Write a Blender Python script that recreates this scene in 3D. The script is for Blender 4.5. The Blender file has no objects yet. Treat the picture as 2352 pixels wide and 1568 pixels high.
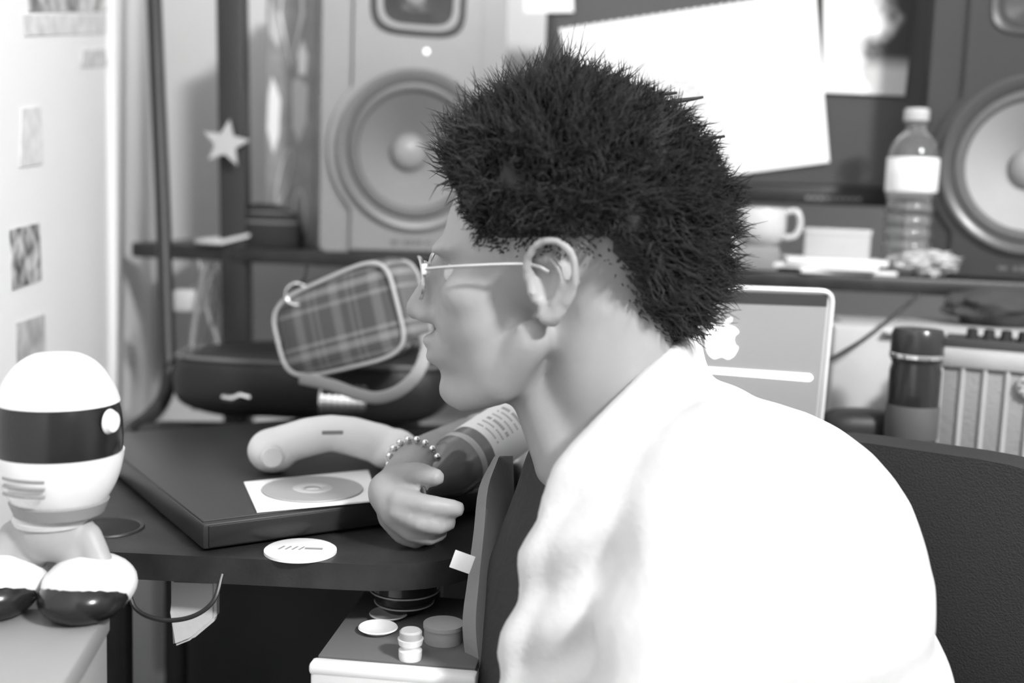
import bpy, bmesh, math, random
from mathutils import Vector, Matrix, noise
random.seed(7)
S = bpy.context.scene
COL = S.collection
rad = math.radians

# ------------------------------------------------------------------ camera
FPX, W, H = 2600.0, 2352.0, 1568.0
CAM = Vector((0, 0, 1.07))
PITCH, ROLL = rad(7.0), rad(2.0)
r0 = Vector((1, 0, 0)); u0 = Vector((0, math.sin(PITCH), math.cos(PITCH)))
FW = Vector((0, math.cos(PITCH), -math.sin(PITCH)))
RT = math.cos(ROLL) * r0 + math.sin(ROLL) * u0
UP = -math.sin(ROLL) * r0 + math.cos(ROLL) * u0
cd = bpy.data.cameras.new('camera'); cam = bpy.data.objects.new('camera', cd); COL.objects.link(cam)
cd.sensor_width = 36.0; cd.lens = 36.0 * FPX / W; cd.clip_start = .05
m3 = Matrix((RT, UP, -FW)).transposed()
cam.matrix_world = Matrix.Translation(CAM) @ m3.to_4x4()
S.camera = cam
cd.dof.use_dof = True; cd.dof.focus_distance = 1.0; cd.dof.aperture_fstop = 2.4

# ------------------------------------------------------------------ light
wd = bpy.data.worlds.new('world'); S.world = wd; wd.use_nodes = True
wd.node_tree.nodes['Background'].inputs[0].default_value = (1, 1, 1, 1)
wd.node_tree.nodes['Background'].inputs[1].default_value = 0.35
def area(name, loc, target, size, power):
    l = bpy.data.lights.new(name, 'AREA'); l.shape = 'DISK'; l.size = size; l.energy = power
    o = bpy.data.objects.new(name, l); COL.objects.link(o); o.location = loc
    o.rotation_euler = (Vector(target) - Vector(loc)).to_track_quat('-Z', 'Y').to_euler(); return o
area('ceiling_light', (1.25, -.50, 2.38), (-.1, 1.1, .95), 0.30, 106)
S.view_settings.view_transform = 'Standard'; S.view_settings.look = 'None'
S.view_settings.exposure = 0.35; S.view_settings.gamma = 1.0; S.view_settings.use_curve_mapping = False

# ------------------------------------------------------------------ pixel helpers
def ray(px, py): return FW + (px - W / 2) / FPX * RT - (py - H / 2) / FPX * UP
def at(px, py, d): return CAM + d * ray(px, py)
def on_z(px, py, z):
    r = ray(px, py); return CAM + r * ((z - CAM.z) / r.z)
def on_plane(px, py, p, n):
    r = ray(px, py); return CAM + r * ((p - CAM).dot(n) / r.dot(n))

# ------------------------------------------------------------------ materials
MATS = {}
def mat(name, v, rough=.6, metal=0., spec=.4, var=0., scale=8., bump=0., bscale=60., trans=0., emit=0., coat=0., alpha=1.):
    if name in MATS: return MATS[name]
    m = bpy.data.materials.new(name); m.use_nodes = True; nt = m.node_tree; b = nt.nodes['Principled BSDF']
    b.inputs['Base Color'].default_value = (v, v, v, 1); b.inputs['Roughness'].default_value = rough
    b.inputs['Metallic'].default_value = metal; b.inputs['Specular IOR Level'].default_value = spec
    b.inputs['Transmission Weight'].default_value = trans; b.inputs['Coat Weight'].default_value = coat
    b.inputs['Alpha'].default_value = alpha
    if emit: b.inputs['Emission Color'].default_value = (1, 1, 1, 1); b.inputs['Emission Strength'].default_value = emit
    if var or bump: tc = nt.nodes.new('ShaderNodeTexCoord')
    if var:
        n = nt.nodes.new('ShaderNodeTexNoise'); n.inputs['Scale'].default_value = scale; n.inputs['Detail'].default_value = 4
        r = nt.nodes.new('ShaderNodeMapRange'); r.inputs[1].default_value = .3; r.inputs[2].default_value = .7
        r.inputs[3].default_value = max(0, v - var); r.inputs[4].default_value = min(1, v + var)
        nt.links.new(tc.outputs['Object'], n.inputs['Vector']); nt.links.new(n.outputs[0], r.inputs[0]); nt.links.new(r.outputs[0], b.inputs['Base Color'])
    if bump:
        n2 = nt.nodes.new('ShaderNodeTexNoise'); n2.inputs['Scale'].default_value = bscale; n2.inputs['Detail'].default_value = 3
        bp = nt.nodes.new('ShaderNodeBump'); bp.inputs['Strength'].default_value = bump; bp.inputs['Distance'].default_value = .004
        nt.links.new(tc.outputs['Object'], n2.inputs['Vector']); nt.links.new(n2.outputs[0], bp.inputs['Height']); nt.links.new(bp.outputs[0], b.inputs['Normal'])
    MATS[name] = m; return m

class NG:                                      # tiny node helper for printed patterns
    def __init__(s, name, rough=.6):
        s.m = bpy.data.materials.new(name); s.m.use_nodes = True; s.nt = s.m.node_tree; s.b = s.nt.nodes['Principled BSDF']
        s.b.inputs['Roughness'].default_value = rough; s.b.inputs['Specular IOR Level'].default_value = .3
        tc = s.nt.nodes.new('ShaderNodeTexCoord'); s.sep = s.nt.nodes.new('ShaderNodeSeparateXYZ')
        s.obj = tc.outputs['Object']; s.nt.links.new(s.obj, s.sep.inputs[0]); s.x, s.y, s.z = s.sep.outputs
        MATS[name] = s.m
    def f(s, op, a, b=None, c=None):
        n = s.nt.nodes.new('ShaderNodeMath'); n.operation = op
        for i, q in enumerate((a, b, c)):
            if q is None: continue
            if isinstance(q, (int, float)): n.inputs[i].default_value = q
            else: s.nt.links.new(q, n.inputs[i])
        return n.outputs[0]
    def noise(s, scale, detail=3):
        n = s.nt.nodes.new('ShaderNodeTexNoise'); n.inputs['Scale'].default_value = scale; n.inputs['Detail'].default_value = detail
        s.nt.links.new(s.obj, n.inputs['Vector']); return n.outputs[0]
    def ramp(s, v, lo, hi, a, b):
        n = s.nt.nodes.new('ShaderNodeMapRange')
        for i, q in ((1, lo), (2, hi), (3, a), (4, b)): n.inputs[i].default_value = q
        s.nt.links.new(v, n.inputs[0]); return n.outputs[0]
    def out(s, v): s.nt.links.new(v, s.b.inputs['Base Color']); return s.m

# ------------------------------------------------------------------ mesh helpers
def obj(name, bm, m, parent=None, smooth=True, mw=None):
    if isinstance(bm, bmesh.types.BMesh):
        me = bpy.data.meshes.new(name); bmesh.ops.recalc_face_normals(bm, faces=bm.faces[:]); bm.to_mesh(me); bm.free()
    else: me = bm
    for p in me.polygons: p.use_smooth = bool(smooth)
    if smooth and smooth != 'all': me.set_sharp_from_angle(angle=rad(35))
    me.materials.clear(); me.materials.append(m)
    o = bpy.data.objects.new(name, me); COL.objects.link(o)
    if mw is not None: o.matrix_world = mw
    if parent is not None: setpar(o, parent)
    return o
LOCS = {}
def wmat(o): return LOCS.get(o.name, o.matrix_basis.copy())
def setpar(o, p):
    b = o.matrix_basis.copy(); LOCS[o.name] = b
    o.parent = p; o.matrix_parent_inverse = wmat(p).inverted()
def tag(o, label, cat, group=None):
    o['label'] = label; o['category'] = cat
    if group: o['group'] = group
    return o
def thing(name, label, cat, loc, group=None):
    o = bpy.data.objects.new(name, None); COL.objects.link(o); o.empty_display_size = .03; o.location = loc
    LOCS[o.name] = Matrix.Translation(loc); return tag(o, label, cat, group)
def struct(o): o['kind'] = 'structure'; return o
def bmn(): return bmesh.new()
def frame(o, x, z=None):
    x = Vector(x).normalized(); z = Vector(z or (0, 0, 1)); y = z.cross(x).normalized(); z = x.cross(y).normalized()
    return Matrix.Translation(o) @ Matrix((x, y, z)).transposed().to_4x4()
def box(bm, c, s, M=None, bev=0., seg=2):
    r = bmesh.ops.create_cube(bm, size=1.0); vs = r['verts']
    for v in vs: v.co = Vector((v.co.x * s[0] + c[0], v.co.y * s[1] + c[1], v.co.z * s[2] + c[2]))
    if bev:
        es = list({e for v in vs for e in v.link_edges})
        rr = bmesh.ops.bevel(bm, geom=es, offset=bev, segments=seg, affect='EDGES', profile=.5)
        vs = list({v for f in rr['faces'] for v in f.verts} | {v for v in vs if v.is_valid})
    if M is not None:
        for v in vs: v.co = M @ v.co
    return bm
def bxo(name, c, s, m, parent=None, M=None, bev=0.): return obj(name, box(bmn(), c, s, M, bev), m, parent)
def prism(bm, pts, t, M=None):
    n = len(pts); a = [bm.verts.new((p[0], p[1], 0)) for p in pts]; b = [bm.verts.new((p[0], p[1], t)) for p in pts]
    bm.faces.new(a[::-1]); bm.faces.new(b)
    for i in range(n): bm.faces.new((a[i], a[(i + 1) % n], b[(i + 1) % n], b[i]))
    if M is not None:
        for v in a + b: v.co = M @ v.co
    return bm
def lathe(bm, prof, M=None, n=40, cap=True):
    rings = []
    for r, z in prof:
        if r < 1e-6: rings.append([bm.verts.new((0, 0, z))])
        else: rings.append([bm.verts.new((r * math.cos(2 * math.pi * i / n), r * math.sin(2 * math.pi * i / n), z)) for i in range(n)])
    for A, B in zip(rings, rings[1:]):
        for i in range(n):
            j = (i + 1) % n
            if len(A) == 1 and len(B) == 1: continue
            if len(A) == 1: bm.faces.new((A[0], B[i], B[j]))
            elif len(B) == 1: bm.faces.new((A[i], A[j], B[0]))
            else: bm.faces.new((A[i], A[j], B[j], B[i]))
    if M is not None:
        for R in rings:
            for v in R: v.co = M @ v.co
    return bm
def spline(pts, n=6):
    pts = [Vector(p) for p in pts]; out = []
    P = [pts[0] * 2 - pts[1]] + pts + [pts[-1] * 2 - pts[-2]]
    for i in range(1, len(P) - 2):
        for k in range(n):
            t = k / n; a, b, c, d = P[i - 1], P[i], P[i + 1], P[i + 2]
            out.append(.5 * ((2 * b) + (c - a) * t + (2 * a - 5 * b + 4 * c - d) * t * t + (3 * b - a - 3 * c + d) * t ** 3))
    return out + [pts[-1]]
def tube(bm, pts, r, n=10, flat=1.0, closed=False, nrm=None):
    pts = [Vector(p) for p in pts]; rr = r if isinstance(r, (list, tuple)) else [r] * len(pts)
    if len(rr) != len(pts): rr = [rr[0] + (rr[-1] - rr[0]) * i / (len(pts) - 1) for i in range(len(pts))]
    rings = []; prev = None; N = len(pts)
    for i, p in enumerate(pts):
        t = ((pts[(i + 1) % N] - pts[i - 1]) if closed else (pts[min(i + 1, N - 1)] - pts[max(i - 1, 0)])).normalized()
        ref = Vector(nrm) if nrm is not None else (prev or (Vector((0, 0, 1)) if abs(t.z) < .9 else Vector((1, 0, 0))))
        s = t.cross(ref).normalized(); u = s.cross(t); prev = u
        rings.append([bm.verts.new(p + rr[i] * (math.cos(2 * math.pi * k / n) * s + flat * math.sin(2 * math.pi * k / n) * u)) for k in range(n)])
    for i in range(N if closed else N - 1):
        A, B = rings[i], rings[(i + 1) % N]
        for k in range(n): bm.faces.new((A[k], A[(k + 1) % n], B[(k + 1) % n], B[k]))
    if not closed: bm.faces.new(rings[0][::-1]); bm.faces.new(rings[-1])
    return bm
def ell(bm, c, r, M=None, seg=20):
    vs = bmesh.ops.create_uvsphere(bm, u_segments=seg, v_segments=seg // 2 + 2, radius=1.0)['verts']
    for v in vs:
        v.co = Vector((v.co.x * r[0], v.co.y * r[1], v.co.z * r[2]))
        v.co = (M @ v.co if M is not None else v.co) + Vector(c)
    return bm
def cap(bm, pts, rs, seg=14):                  # chain of tapered capsules (for fusing)
    pts = [Vector(p) for p in pts]
    if not isinstance(rs, (list, tuple)): rs = [rs] * len(pts)
    for p, r in zip(pts, rs): ell(bm, p, (r, r, r), seg=seg)
    for i in range(len(pts) - 1): tube(bm, [pts[i], pts[i + 1]], [rs[i], rs[i + 1]], n=seg)
    return bm
def fuse(bm, vox, it=4, fac=.5):               # union of overlapping solids -> one continuous skin
    bmesh.ops.recalc_face_normals(bm, faces=bm.faces[:])
    me = bpy.data.meshes.new('t'); bm.to_mesh(me); bm.free()
    o = bpy.data.objects.new('t', me); COL.objects.link(o)
    r = o.modifiers.new('r', 'REMESH'); r.mode = 'VOXEL'; r.voxel_size = vox
    s = o.modifiers.new('s', 'SMOOTH'); s.iterations = it; s.factor = fac
    dg = bpy.context.evaluated_depsgraph_get(); out = bpy.data.meshes.new_from_object(o.evaluated_get(dg))
    bpy.data.objects.remove(o); bpy.data.meshes.remove(me); return out
def sheet(name, corners, t, m, parent=None, nx=1, off=None):  # thin solid quad from 4 world corners (TL,TR,BR,BL)
    a, b, c, d = [Vector(p) for p in corners]; n = (b - a).cross(d - a).normalized()
    if n.dot(CAM - a) < 0: n = -n
    o_ = (a + b + c + d) / 4; M = frame(o_, b - a, n)
    Mi = M.inverted(); pts = [(Mi @ p) for p in (a, b, c, d)]
    bm = prism(bmn(), [(p.x, p.y) for p in pts], t)
    ob = obj(name, bm, m, None, smooth=False, mw=M)
    if parent is not None: setpar(ob, parent)
    return ob

# ------------------------------------------------------------------ common materials
M_wall = mat('white_paint', .93, .75, var=.015, scale=3, bump=.08, bscale=120)
M_gwall = mat('wall_paint', .60, .8, var=.02, scale=2, bump=.08, bscale=120)
M_black = mat('black_plastic', .018, .38, var=.006, scale=20)
M_blackm = mat('black_metal', .03, .42, metal=.2)
M_deskblk = mat('desk_laminate', .022, .42, var=.008, scale=30, bump=.05, bscale=300)
M_white = mat('white_plastic', .80, .35)
M_paper = mat('paper', .86, .8)
M_chrome = mat('chrome', .8, .12, metal=1.)
M_grey = mat('grey_plastic', .35, .5)
M_pale = mat('pale_plastic', .6, .5, var=.03)

# ------------------------------------------------------------------ room
CORN = at(352, 600, 2.22); CORN.z = 0
WD = Vector((.14, -1, 0)).normalized(); WN = Vector((1, .14, 0)).normalized()
def slab(name, pts, z0, z1, m):
    return struct(obj(name, prism(bmn(), [(p[0], p[1]) for p in pts], z1 - z0, Matrix.Translation((0, 0, z0))), m, smooth=False))
P0 = CORN - WD * .1; P1 = CORN + WD * 3.6
slab('wall_left', [P0, P1, P1 - WN * .1, P0 - WN * .1], 0, 2.5, M_wall)
YB = CORN.y
slab('wall_back', [(CORN.x - .15, YB), (2.3, YB), (2.3, YB + .1), (CORN.x - .15, YB + .1)], 0, 2.5, M_gwall)
slab('wall_right', [(2.2, -1.5), (2.3, -1.5), (2.3, YB + .1), (2.2, YB + .1)], 0, 2.5, M_gwall)
slab('floor', [(-1.1, -1.5), (2.3, -1.5), (2.3, YB + .1), (-1.1, YB + .1)], -.08, 0, mat('carpet', .12, .95, var=.03, scale=40, bump=.4, bscale=400))
slab('ceiling', [(-1.1, -1.5), (2.3, -1.5), (2.3, YB + .1), (-1.1, YB + .1)], 2.5, 2.58, M_wall)
WP = CORN.copy()
def onw(px, py, lift=0.): return on_plane(px, py, WP + WN * lift, WN)
a = onw(248, 500); b = onw(308, 500)
def strip(name, a, b, t, z0, z1, m): return struct(obj(name, box(bmn(), (0, 0, 0), ((b - a).length, t, z1 - z0), frame(Vector(((a.x + b.x) / 2, (a.y + b.y) / 2, (z0 + z1) / 2)) + WN * t / 2, WD), .003), m))
strip('trim_1', a, b, .012, 0, 2.5, M_wall)
def baseb(name, a, b, n): return struct(obj(name, box(bmn(), (0, 0, 0), ((b - a).length, .014, .09), frame(Vector(((a.x + b.x) / 2, (a.y + b.y) / 2, .045)) + n * .007, b - a), .003), M_wall))
baseb('baseboard_back', Vector((CORN.x, YB, 0)), Vector((2.2, YB, 0)), Vector((0, -1, 0)))

# ------------------------------------------------------------------ prints on the left wall
def printmat(name, lo, hi, sc, thr0=.35, thr1=.65):
    g = NG(name); return g.out(g.ramp(g.noise(sc, 5), thr0, thr1, lo, hi))
GP = 'prints stuck on the white wall'
def wallprint(name, quad, m, label):
    o = sheet(name, [onw(x, y, .0005) for x, y in quad], .0012, m); tag(o, label, 'picture', GP); return o
wallprint('poster', [(62, -60), (275, -52), (272, 26), (66, 27)], printmat('poster_print', .12, .8, 22), 'large poster with dark picture high on the white wall')
wallprint('paper_strip', [(52, 34), (276, 32), (268, 74), (56, 82)], printmat('strip_print', .62, .86, 40), 'pale paper strip under the large poster')
wallprint('wall_note', [(188, 116), (240, 112), (246, 150), (186, 154)], printmat('note_print', .5, .85, 60), 'small pale note below the paper strip')
wallprint('wall_drawing', [(48, 250), (92, 244), (98, 376), (44, 384)], printmat('draw_print', .7, .88, 45), 'faint pale drawing on the white wall')
wallprint('photo_print', [(22, 528), (88, 512), (94, 642), (28, 666)], printmat('photo_a', .03, .75, 38), 'dark contrasty photo print on the white wall')
wallprint('photo_print', [(36, 742), (100, 722), (106, 850), (40, 868)], printmat('photo_b', .3, .72, 26, .3, .7), 'soft grey photo print just above the toy')

# ------------------------------------------------------------------ studio desk
ZT, ZS = .75, .985
desk = thing('studio_desk', 'black studio desk with raised shelf, tube frame and rounded tabletop', 'desk', on_z(600, 1150, 0.0) if False else Vector((-.1, 1.4, 0)))
fl = on_z(150, 1262, ZT); fr = on_z(1010, 1300, ZT)
bl = on_z(330, 965, ZT); br = Vector((.02, bl.y + .05, 0))
def rounded(pts, rads, n=8):
    out = []
    for i, p in enumerate(pts):
        p = Vector(p[:2]); a = Vector(pts[i - 1][:2]); c = Vector(pts[(i + 1) % len(pts)][:2]); r = rads[i]
        if r == 0: out.append(p); continue
        A = p + (a - p).normalized() * r; B = p + (c - p).normalized() * r
        for k in range(n + 1):
            t = k / n; out.append((1 - t) ** 2 * A + 2 * t * (1 - t) * p + t * t * B)
    return out
frc = on_z(1112, 1310, ZT); fr2 = Vector((.10, on_z(1100, 1225, ZT).y + .25, 0))
tp = rounded([fl, frc, br, bl], [.05, .12, .05, .05], 12)
bm = prism(bmn(), tp, .024, Matrix.Translation((0, 0, ZT - .024)))
es = [e for e in bm.edges if abs(e.verts[0].co.z - ZT) < 1e-5 and abs(e.verts[1].co.z - ZT) < 1e-5]
bmesh.ops.bevel(bm, geom=es, offset=.004, segments=2, affect='EDGES')
obj('tabletop', bm, M_deskblk, desk)
ch = on_z(247, 1212, ZT)
cring = obj('cup_ring', lathe(bmn(), [(.030, 0), (.034, .0015), (.036, .0015), (.037, 0)], Matrix.Translation((ch.x, ch.y, ZT + .0002)) @ Matrix.Diagonal((.92, .92, 1, 1))), M_deskblk, desk)
obj('cup_recess', lathe(bmn(), [(0, .0006), (.0295, .0006), (.0305, 0)], Matrix.Translation((ch.x, ch.y, ZT + .0004))), mat('recess_black', .008, .6), desk)
# shelf
sl = on_z(300, 556, ZS); sr = on_z(2420, 652, ZS)
sd = (sr - sl).normalized(); sn = Vector((sd.y, -sd.x, 0))      # sn points to the camera side
def shelf_pt(px, back=.0, z=ZS):                                 # point on the shelf at pixel column px, 'back' metres behind the front edge
    base = on_plane(px, 600, sl - sn * back, sn); base = Vector((base.x, base.y, z)); return base
c = (sl + sr) / 2 - sn * .15
MS = frame(Vector((c.x, c.y, ZS - .012)), sd)
bxo('upper_shelf', (0, 0, 0), ((sr - sl).length, .30, .024), M_deskblk, desk, MS, .004)
# posts and legs
def post(px, py, d, s, z0, z1, lean=0):
    p = at(px, py, d); bm = bmn(); box(bm, (p.x, p.y, (z0 + z1) / 2), (s, s, z1 - z0), None, .004)
    for v in bm.verts: v.co.x += (p.z - v.co.z) * lean
    return obj('post', bm, M_blackm, desk)
post(540, 420, 1.80, .042, 0, at(337, -700, 1.78).z + .02, .02)
post(1500, 700, 1.52, .04, 0, ZS - .02)
post(2330, 720, 1.62, .04, 0, ZS - .02)
tb = spline([at(337, -700, 1.78), at(340, -400, 1.76), at(352, -60, 1.74), at(362, 200, 1.73), at(374, 480, 1.72), at(384, 780, 1.70), at(388, 865, 1.69), at(374, 920, 1.67), at(338, 962, 1.64), at(300, 990, 1.60), at(300, 1012, 1.555), on_z(318, 1012, ZT - .012)], 6)
obj('tube_frame', tube(bmn(), tb, .0115, 14), M_blackm, desk)
pq_ = at(540, 420, 1.80); obj('cross_bar', tube(bmn(), [tb[1], Vector((pq_.x - .01, pq_.y, tb[1].z))], .010, 12), M_blackm, desk)
for px, py, d in ((268, 1450, 1.16), (985, 1450, 1.22)):
    p = at(px, py, d); bxo('leg', (p.x, p.y, (ZT - .03) / 2), (.026, .026, ZT - .03), M_blackm, desk, None, .003)
for x, y in ((bl.x + .06, bl.y - .05), (.06, bl.y - .02)): bxo('leg', (x, y, (ZT - .03) / 2), (.026, .026, ZT - .03), M_blackm, desk, None, .003)
bxo('modesty_panel', ((bl.x + .12) / 2, bl.y + .10, .36), (.62, .015, .60), mat('dark_panel', .06, .6, var=.01), desk)  # dark panel added to stand for the shadow under the desk

# ------------------------------------------------------------------ loudspeakers
KW = 1.08
def sup(t): return math.copysign(abs(math.cos(t)) ** .5, math.cos(t)), math.copysign(abs(math.sin(t)) ** .5, math.sin(t))
def speaker(label, cx, back, yaw, m_box, m_bf, m_cone, m_ring, w=.292, h=.47, dp=.26, back_off=0.):
    base = shelf_pt(cx, back)
    n = Vector((math.sin(yaw), -math.cos(yaw), 0)); x = Vector((math.cos(yaw), math.sin(yaw), 0))
    sp = thing('studio_monitor', label, 'speaker', base)
    M = Matrix.Translation(base) @ Matrix((x, -n, Vector((0, 0, 1)))).transposed().to_4x4()    # local: x right, y back, z up
    wz, tz = .160, .398
    bm = box(bmn(), (0, dp / 2 + .02, h / 2), (w - .004, dp, h))
    bmesh.ops.delete(bm, geom=[f for f in bm.faces if f.calc_center_median().y < .03], context='FACES_ONLY')
    for v in bm.verts: v.co = M @ v.co
    obj('cabinet', bm, m_box, sp)
    circ = [(.099 * KW * math.cos(t), wz + .099 * KW * math.sin(t)) for t in [2 * math.pi * k / 56 for k in range(56)]]
    hole2 = [(sup(t)[0] * .056, tz + sup(t)[1] * .046) for t in [2 * math.pi * k / 32 for k in range(32)]]
    def plate(name, outer, y0, th, bev):
        bm = bmn()
        for loop in (outer, circ, hole2):
            vs = [bm.verts.new((p_[0], y0, p_[1])) for p_ in loop]
            for i in range(len(vs)): bm.edges.new((vs[i], vs[(i + 1) % len(vs)]))
        bmesh.ops.triangle_fill(bm, use_beauty=True, use_dissolve=False, edges=bm.edges[:])
        r_ = bmesh.ops.extrude_face_region(bm, geom=bm.faces[:])
        for v in r_['geom']:
            if isinstance(v, bmesh.types.BMVert): v.co.y -= th
        for v in bm.verts: v.co = M @ v.co
        return obj(name, bm, m_bf, sp)
    plate('baffle', rounded([(-w / 2, 0), (w / 2, 0), (w / 2, h), (-w / 2, h)], [.012] * 4, 5), .024, .024, 0)
    pts = []
    for sgn in (1, -1):
        rng = range(0, 61) if sgn > 0 else range(60, -1, -1)
        for k in rng:
            z = .004 + (h - .008) * k / 60; dz = (z - wz)
            bulge = math.sqrt(max(0, (.126 * KW) ** 2 - dz * dz)); xx = max(.092 * KW, bulge)
            pts.append((sgn * xx, z))
    plate('face_plate', pts, .0, .009, 0)
    def disc(name, prof, zc, m, par=sp, xc=0.):
        return obj(name, lathe(bmn(), prof, M @ Matrix.Translation((xc, -.010, zc)) @ Matrix.Rotation(rad(90), 4, 'X'), 56), m, par)
    K = KW
    disc('woofer_ring', [(.1165 * K, -.003), (.117 * K, .004), (.112 * K, .008), (.105 * K, .0065), (.0985 * K, .001), (.0975 * K, -.008)], wz, m_ring)
    disc('surround', [(.0995 * K, -.003), (.096 * K, .003), (.091 * K, .0045), (.086 * K, .003), (.083 * K, -.003)], wz, mat('rubber', .10, .45))
    disc('cone', [(.084 * K, -.002), (.082 * K, -.004), (.060 * K, -.026), (.040 * K, -.046), (.026 * K, -.058), (.012, -.058), (0, -.058)], wz, m_cone)
    disc('dust_cap', [(.0275 * K, -.056), (.027 * K, -.048), (.022 * K, -.041), (.013 * K, -.0365), (0, -.035)], wz, mat('dust_cap', .27, .4))
    # tweeter horn
    bm = bmn(); ring = []
    lv = [(.076, .064, .0092), (.072, .060, .012), (.058, .047, .006), (.030, .028, -.014), (.019, .019, -.019), (.0, .0, -.019)]
    for a_, b_, dd in lv:
        ring.append([bm.verts.new(M @ Vector((a_ * (abs(math.cos(t)) ** .5) * (1 if math.cos(t) >= 0 else -1), -.0 - dd, tz + b_ * (abs(math.sin(t)) ** .5) * (1 if math.sin(t) >= 0 else -1)))) for t in [2 * math.pi * k / 32 for k in range(32)]])
    for A, B in zip(ring, ring[1:]):
        for k in range(32): bm.faces.new((A[k], A[(k + 1) % 32], B[(k + 1) % 32], B[k]))
    bmesh.ops.remove_doubles(bm, verts=bm.verts[:], dist=1e-6)
    obj('tweeter_horn', bm, mat('horn_black', .05, .4), sp)
    disc('tweeter_dome', [(.016, -.030), (.015, -.024), (.010, -.0205), (0, -.0185)], tz, mat('dome', .25, .3))
    g = disc('power_light', [(.004, 0), (.0035, .002), (0, .003)], .313, mat('led', .9, .2, emit=1.2), xc=.014)  # lamp glint on the baffle, put in as a glowing dot
    bm = bmn()
    for k, (xx, ww, hh) in enumerate(((-.030, .012, .005), (-.013, .006, .006), (-.004, .005, .008), (.008, .011, .005), (.024, .009, .004))):
        box(bm, (xx, -.0105, .017), (ww, .0012, hh), M)
    obj('lettering', bm, mat('print_dark', .12, .5), sp)
    return sp
speaker('pale grey two-way loudspeaker with a dull light cone, beside the decorated box', 945, .07, rad(17), mat('grey_cab', .24, .45), mat('grey_baffle', .22, .38, var=.01), mat('cone_grey', .22, .45), mat('ring_mid', .15, .35))
speaker('black two-way loudspeaker with a pale cone, beside the clear plastic bottle', 2356, .04, rad(-20), mat('black_cab', .03, .4), mat('black_baffle', .035, .34), mat('cone_pale', .34, .45), mat('ring_dark', .07, .3))

# ------------------------------------------------------------------ decorated narrow box, cap, star on the left shelf
b0 = shelf_pt(662, .10); bx = thing('decorated_box', 'tall narrow grey box printed with pale crystal shapes, beside the pale loudspeaker', 'box', b0)
yaw = rad(-6); MB = Matrix.Translation(b0) @ Matrix.Rotation(yaw, 4, 'Z')
bxo('carton', (0, .035, .21), (.082, .07, .42), mat('carton_grey', .30, .55, var=.05, scale=30), bx, MB, .002)
def flat(name, pts, m, lift=.0008):
    return obj(name, prism(bmn(), pts, .0009, MB @ Matrix.Translation((0, -lift + .0009, 0)) @ Matrix.Rotation(rad(90), 4, 'X')), m, bx, smooth=False)
def outline(name, pts, w_, m):
    q = [MB @ Vector((p[0], -.0008, p[1])) for p in pts]
    return obj(name, tube(bmn(), q, w_, 6, closed=True), m, bx)
m_ice = mat('ice_white', .85, .5); m_ice2 = mat('ice_grey', .55, .5)
flat('crystal', [(-.030, .275), (-.016, .240), (-.018, .180), (-.027, .150), (-.038, .190), (-.036, .245)], m_ice)
flat('crystal', [(.020, .335), (.029, .310), (.026, .278), (.014, .280), (.012, .312)], m_ice)
flat('crystal', [(.004, .268), (.014, .274), (.030, .262), (.028, .205), (.016, .170), (.005, .195)], m_ice2)
flat('crystal', [(-.034, .40), (-.016, .345), (-.020, .318), (-.036, .345)], m_ice2)
outline('diamond_outline', [(-.012, .42), (.018, .42), (.020, .375), (.002, .290), (-.018, .375)], .0028, m_ice)
outline('oval_outline', [(.018 + .010 * math.cos(t), .052 + .042 * math.sin(t)) for t in [2 * math.pi * k / 20 for k in range(20)]], .0022, m_ice2)
outline('oval_outline', [(-.008 + .009 * math.cos(t) + .01 * math.sin(t), .115 + .045 * math.sin(t)) for t in [2 * math.pi * k / 20 for k in range(20)]], .0016, m_ice2)

hc = shelf_pt(606, .06); hat = thing('baseball_cap', 'black cap with a pale peak lying on the shelf', 'cap', hc)
bm = bmn(); prof = [(.062, 0), (.065, .014), (.062, .036), (.052, .056), (.034, .068), (.012, .074), (0, .074)]
lathe(bm, prof, Matrix.Translation(hc + Vector((0, 0, .001))) @ Matrix.Diagonal((1.0, .8, .92, 1)), 32)
obj('crown', bm, mat('cap_black', .015, .8, bump=.2), hat)
for zz, rr_ in ((.040, .0585), (.055, .047)):
    obj('stitched_band', tube(bmn(), [hc + Vector((rr_ * math.cos(t), rr_ * .8 * math.sin(t), zz)) for t in [2 * math.pi * k / 30 for k in range(30)]], .0028, 6, closed=True), mat('band_grey', .14, .5), hat)
bc = shelf_pt(508, -.012) - sn * .035; bm = bmn()
pts = [Vector((bc.x + .052 * math.cos(t) - .006, bc.y + .036 * math.sin(t), ZS + .004 + .016 * max(0, math.cos(t)))) for t in [2 * math.pi * k / 28 for k in range(28)]]
lo = [bm.verts.new(p) for p in pts]; hi = [bm.verts.new(p + Vector((0, 0, .005))) for p in pts]
cc = bm.verts.new(Vector((bc.x, bc.y, ZS + .012))); c2 = bm.verts.new(Vector((bc.x, bc.y, ZS + .018)))
for k in range(28):
    j = (k + 1) % 28; bm.faces.new((lo[k], lo[j], hi[j], hi[k])); bm.faces.new((hi[k], hi[j], c2)); bm.faces.new((lo[j], lo[k], cc))
obj('peak', bm, mat('peak_pale', .62, .6), hat)

sc_ = at(520, 330, 1.755); st = []
for k in range(10):
    r_ = .037 if k % 2 == 0 else .0165; t = rad(90 + 36 * k - 8); st.append((r_ * math.cos(t), r_ * math.sin(t)))
bm = prism(bmn(), st, .008, frame(sc_, (1, .12, 0), (0.12, -1, .05)))
star = tag(obj('star_ornament', bm, mat('star_white', .42, .5), smooth=False), 'pale five-pointed star fixed to the black post', 'ornament')
star.location = (0, 0, 0)

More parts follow.
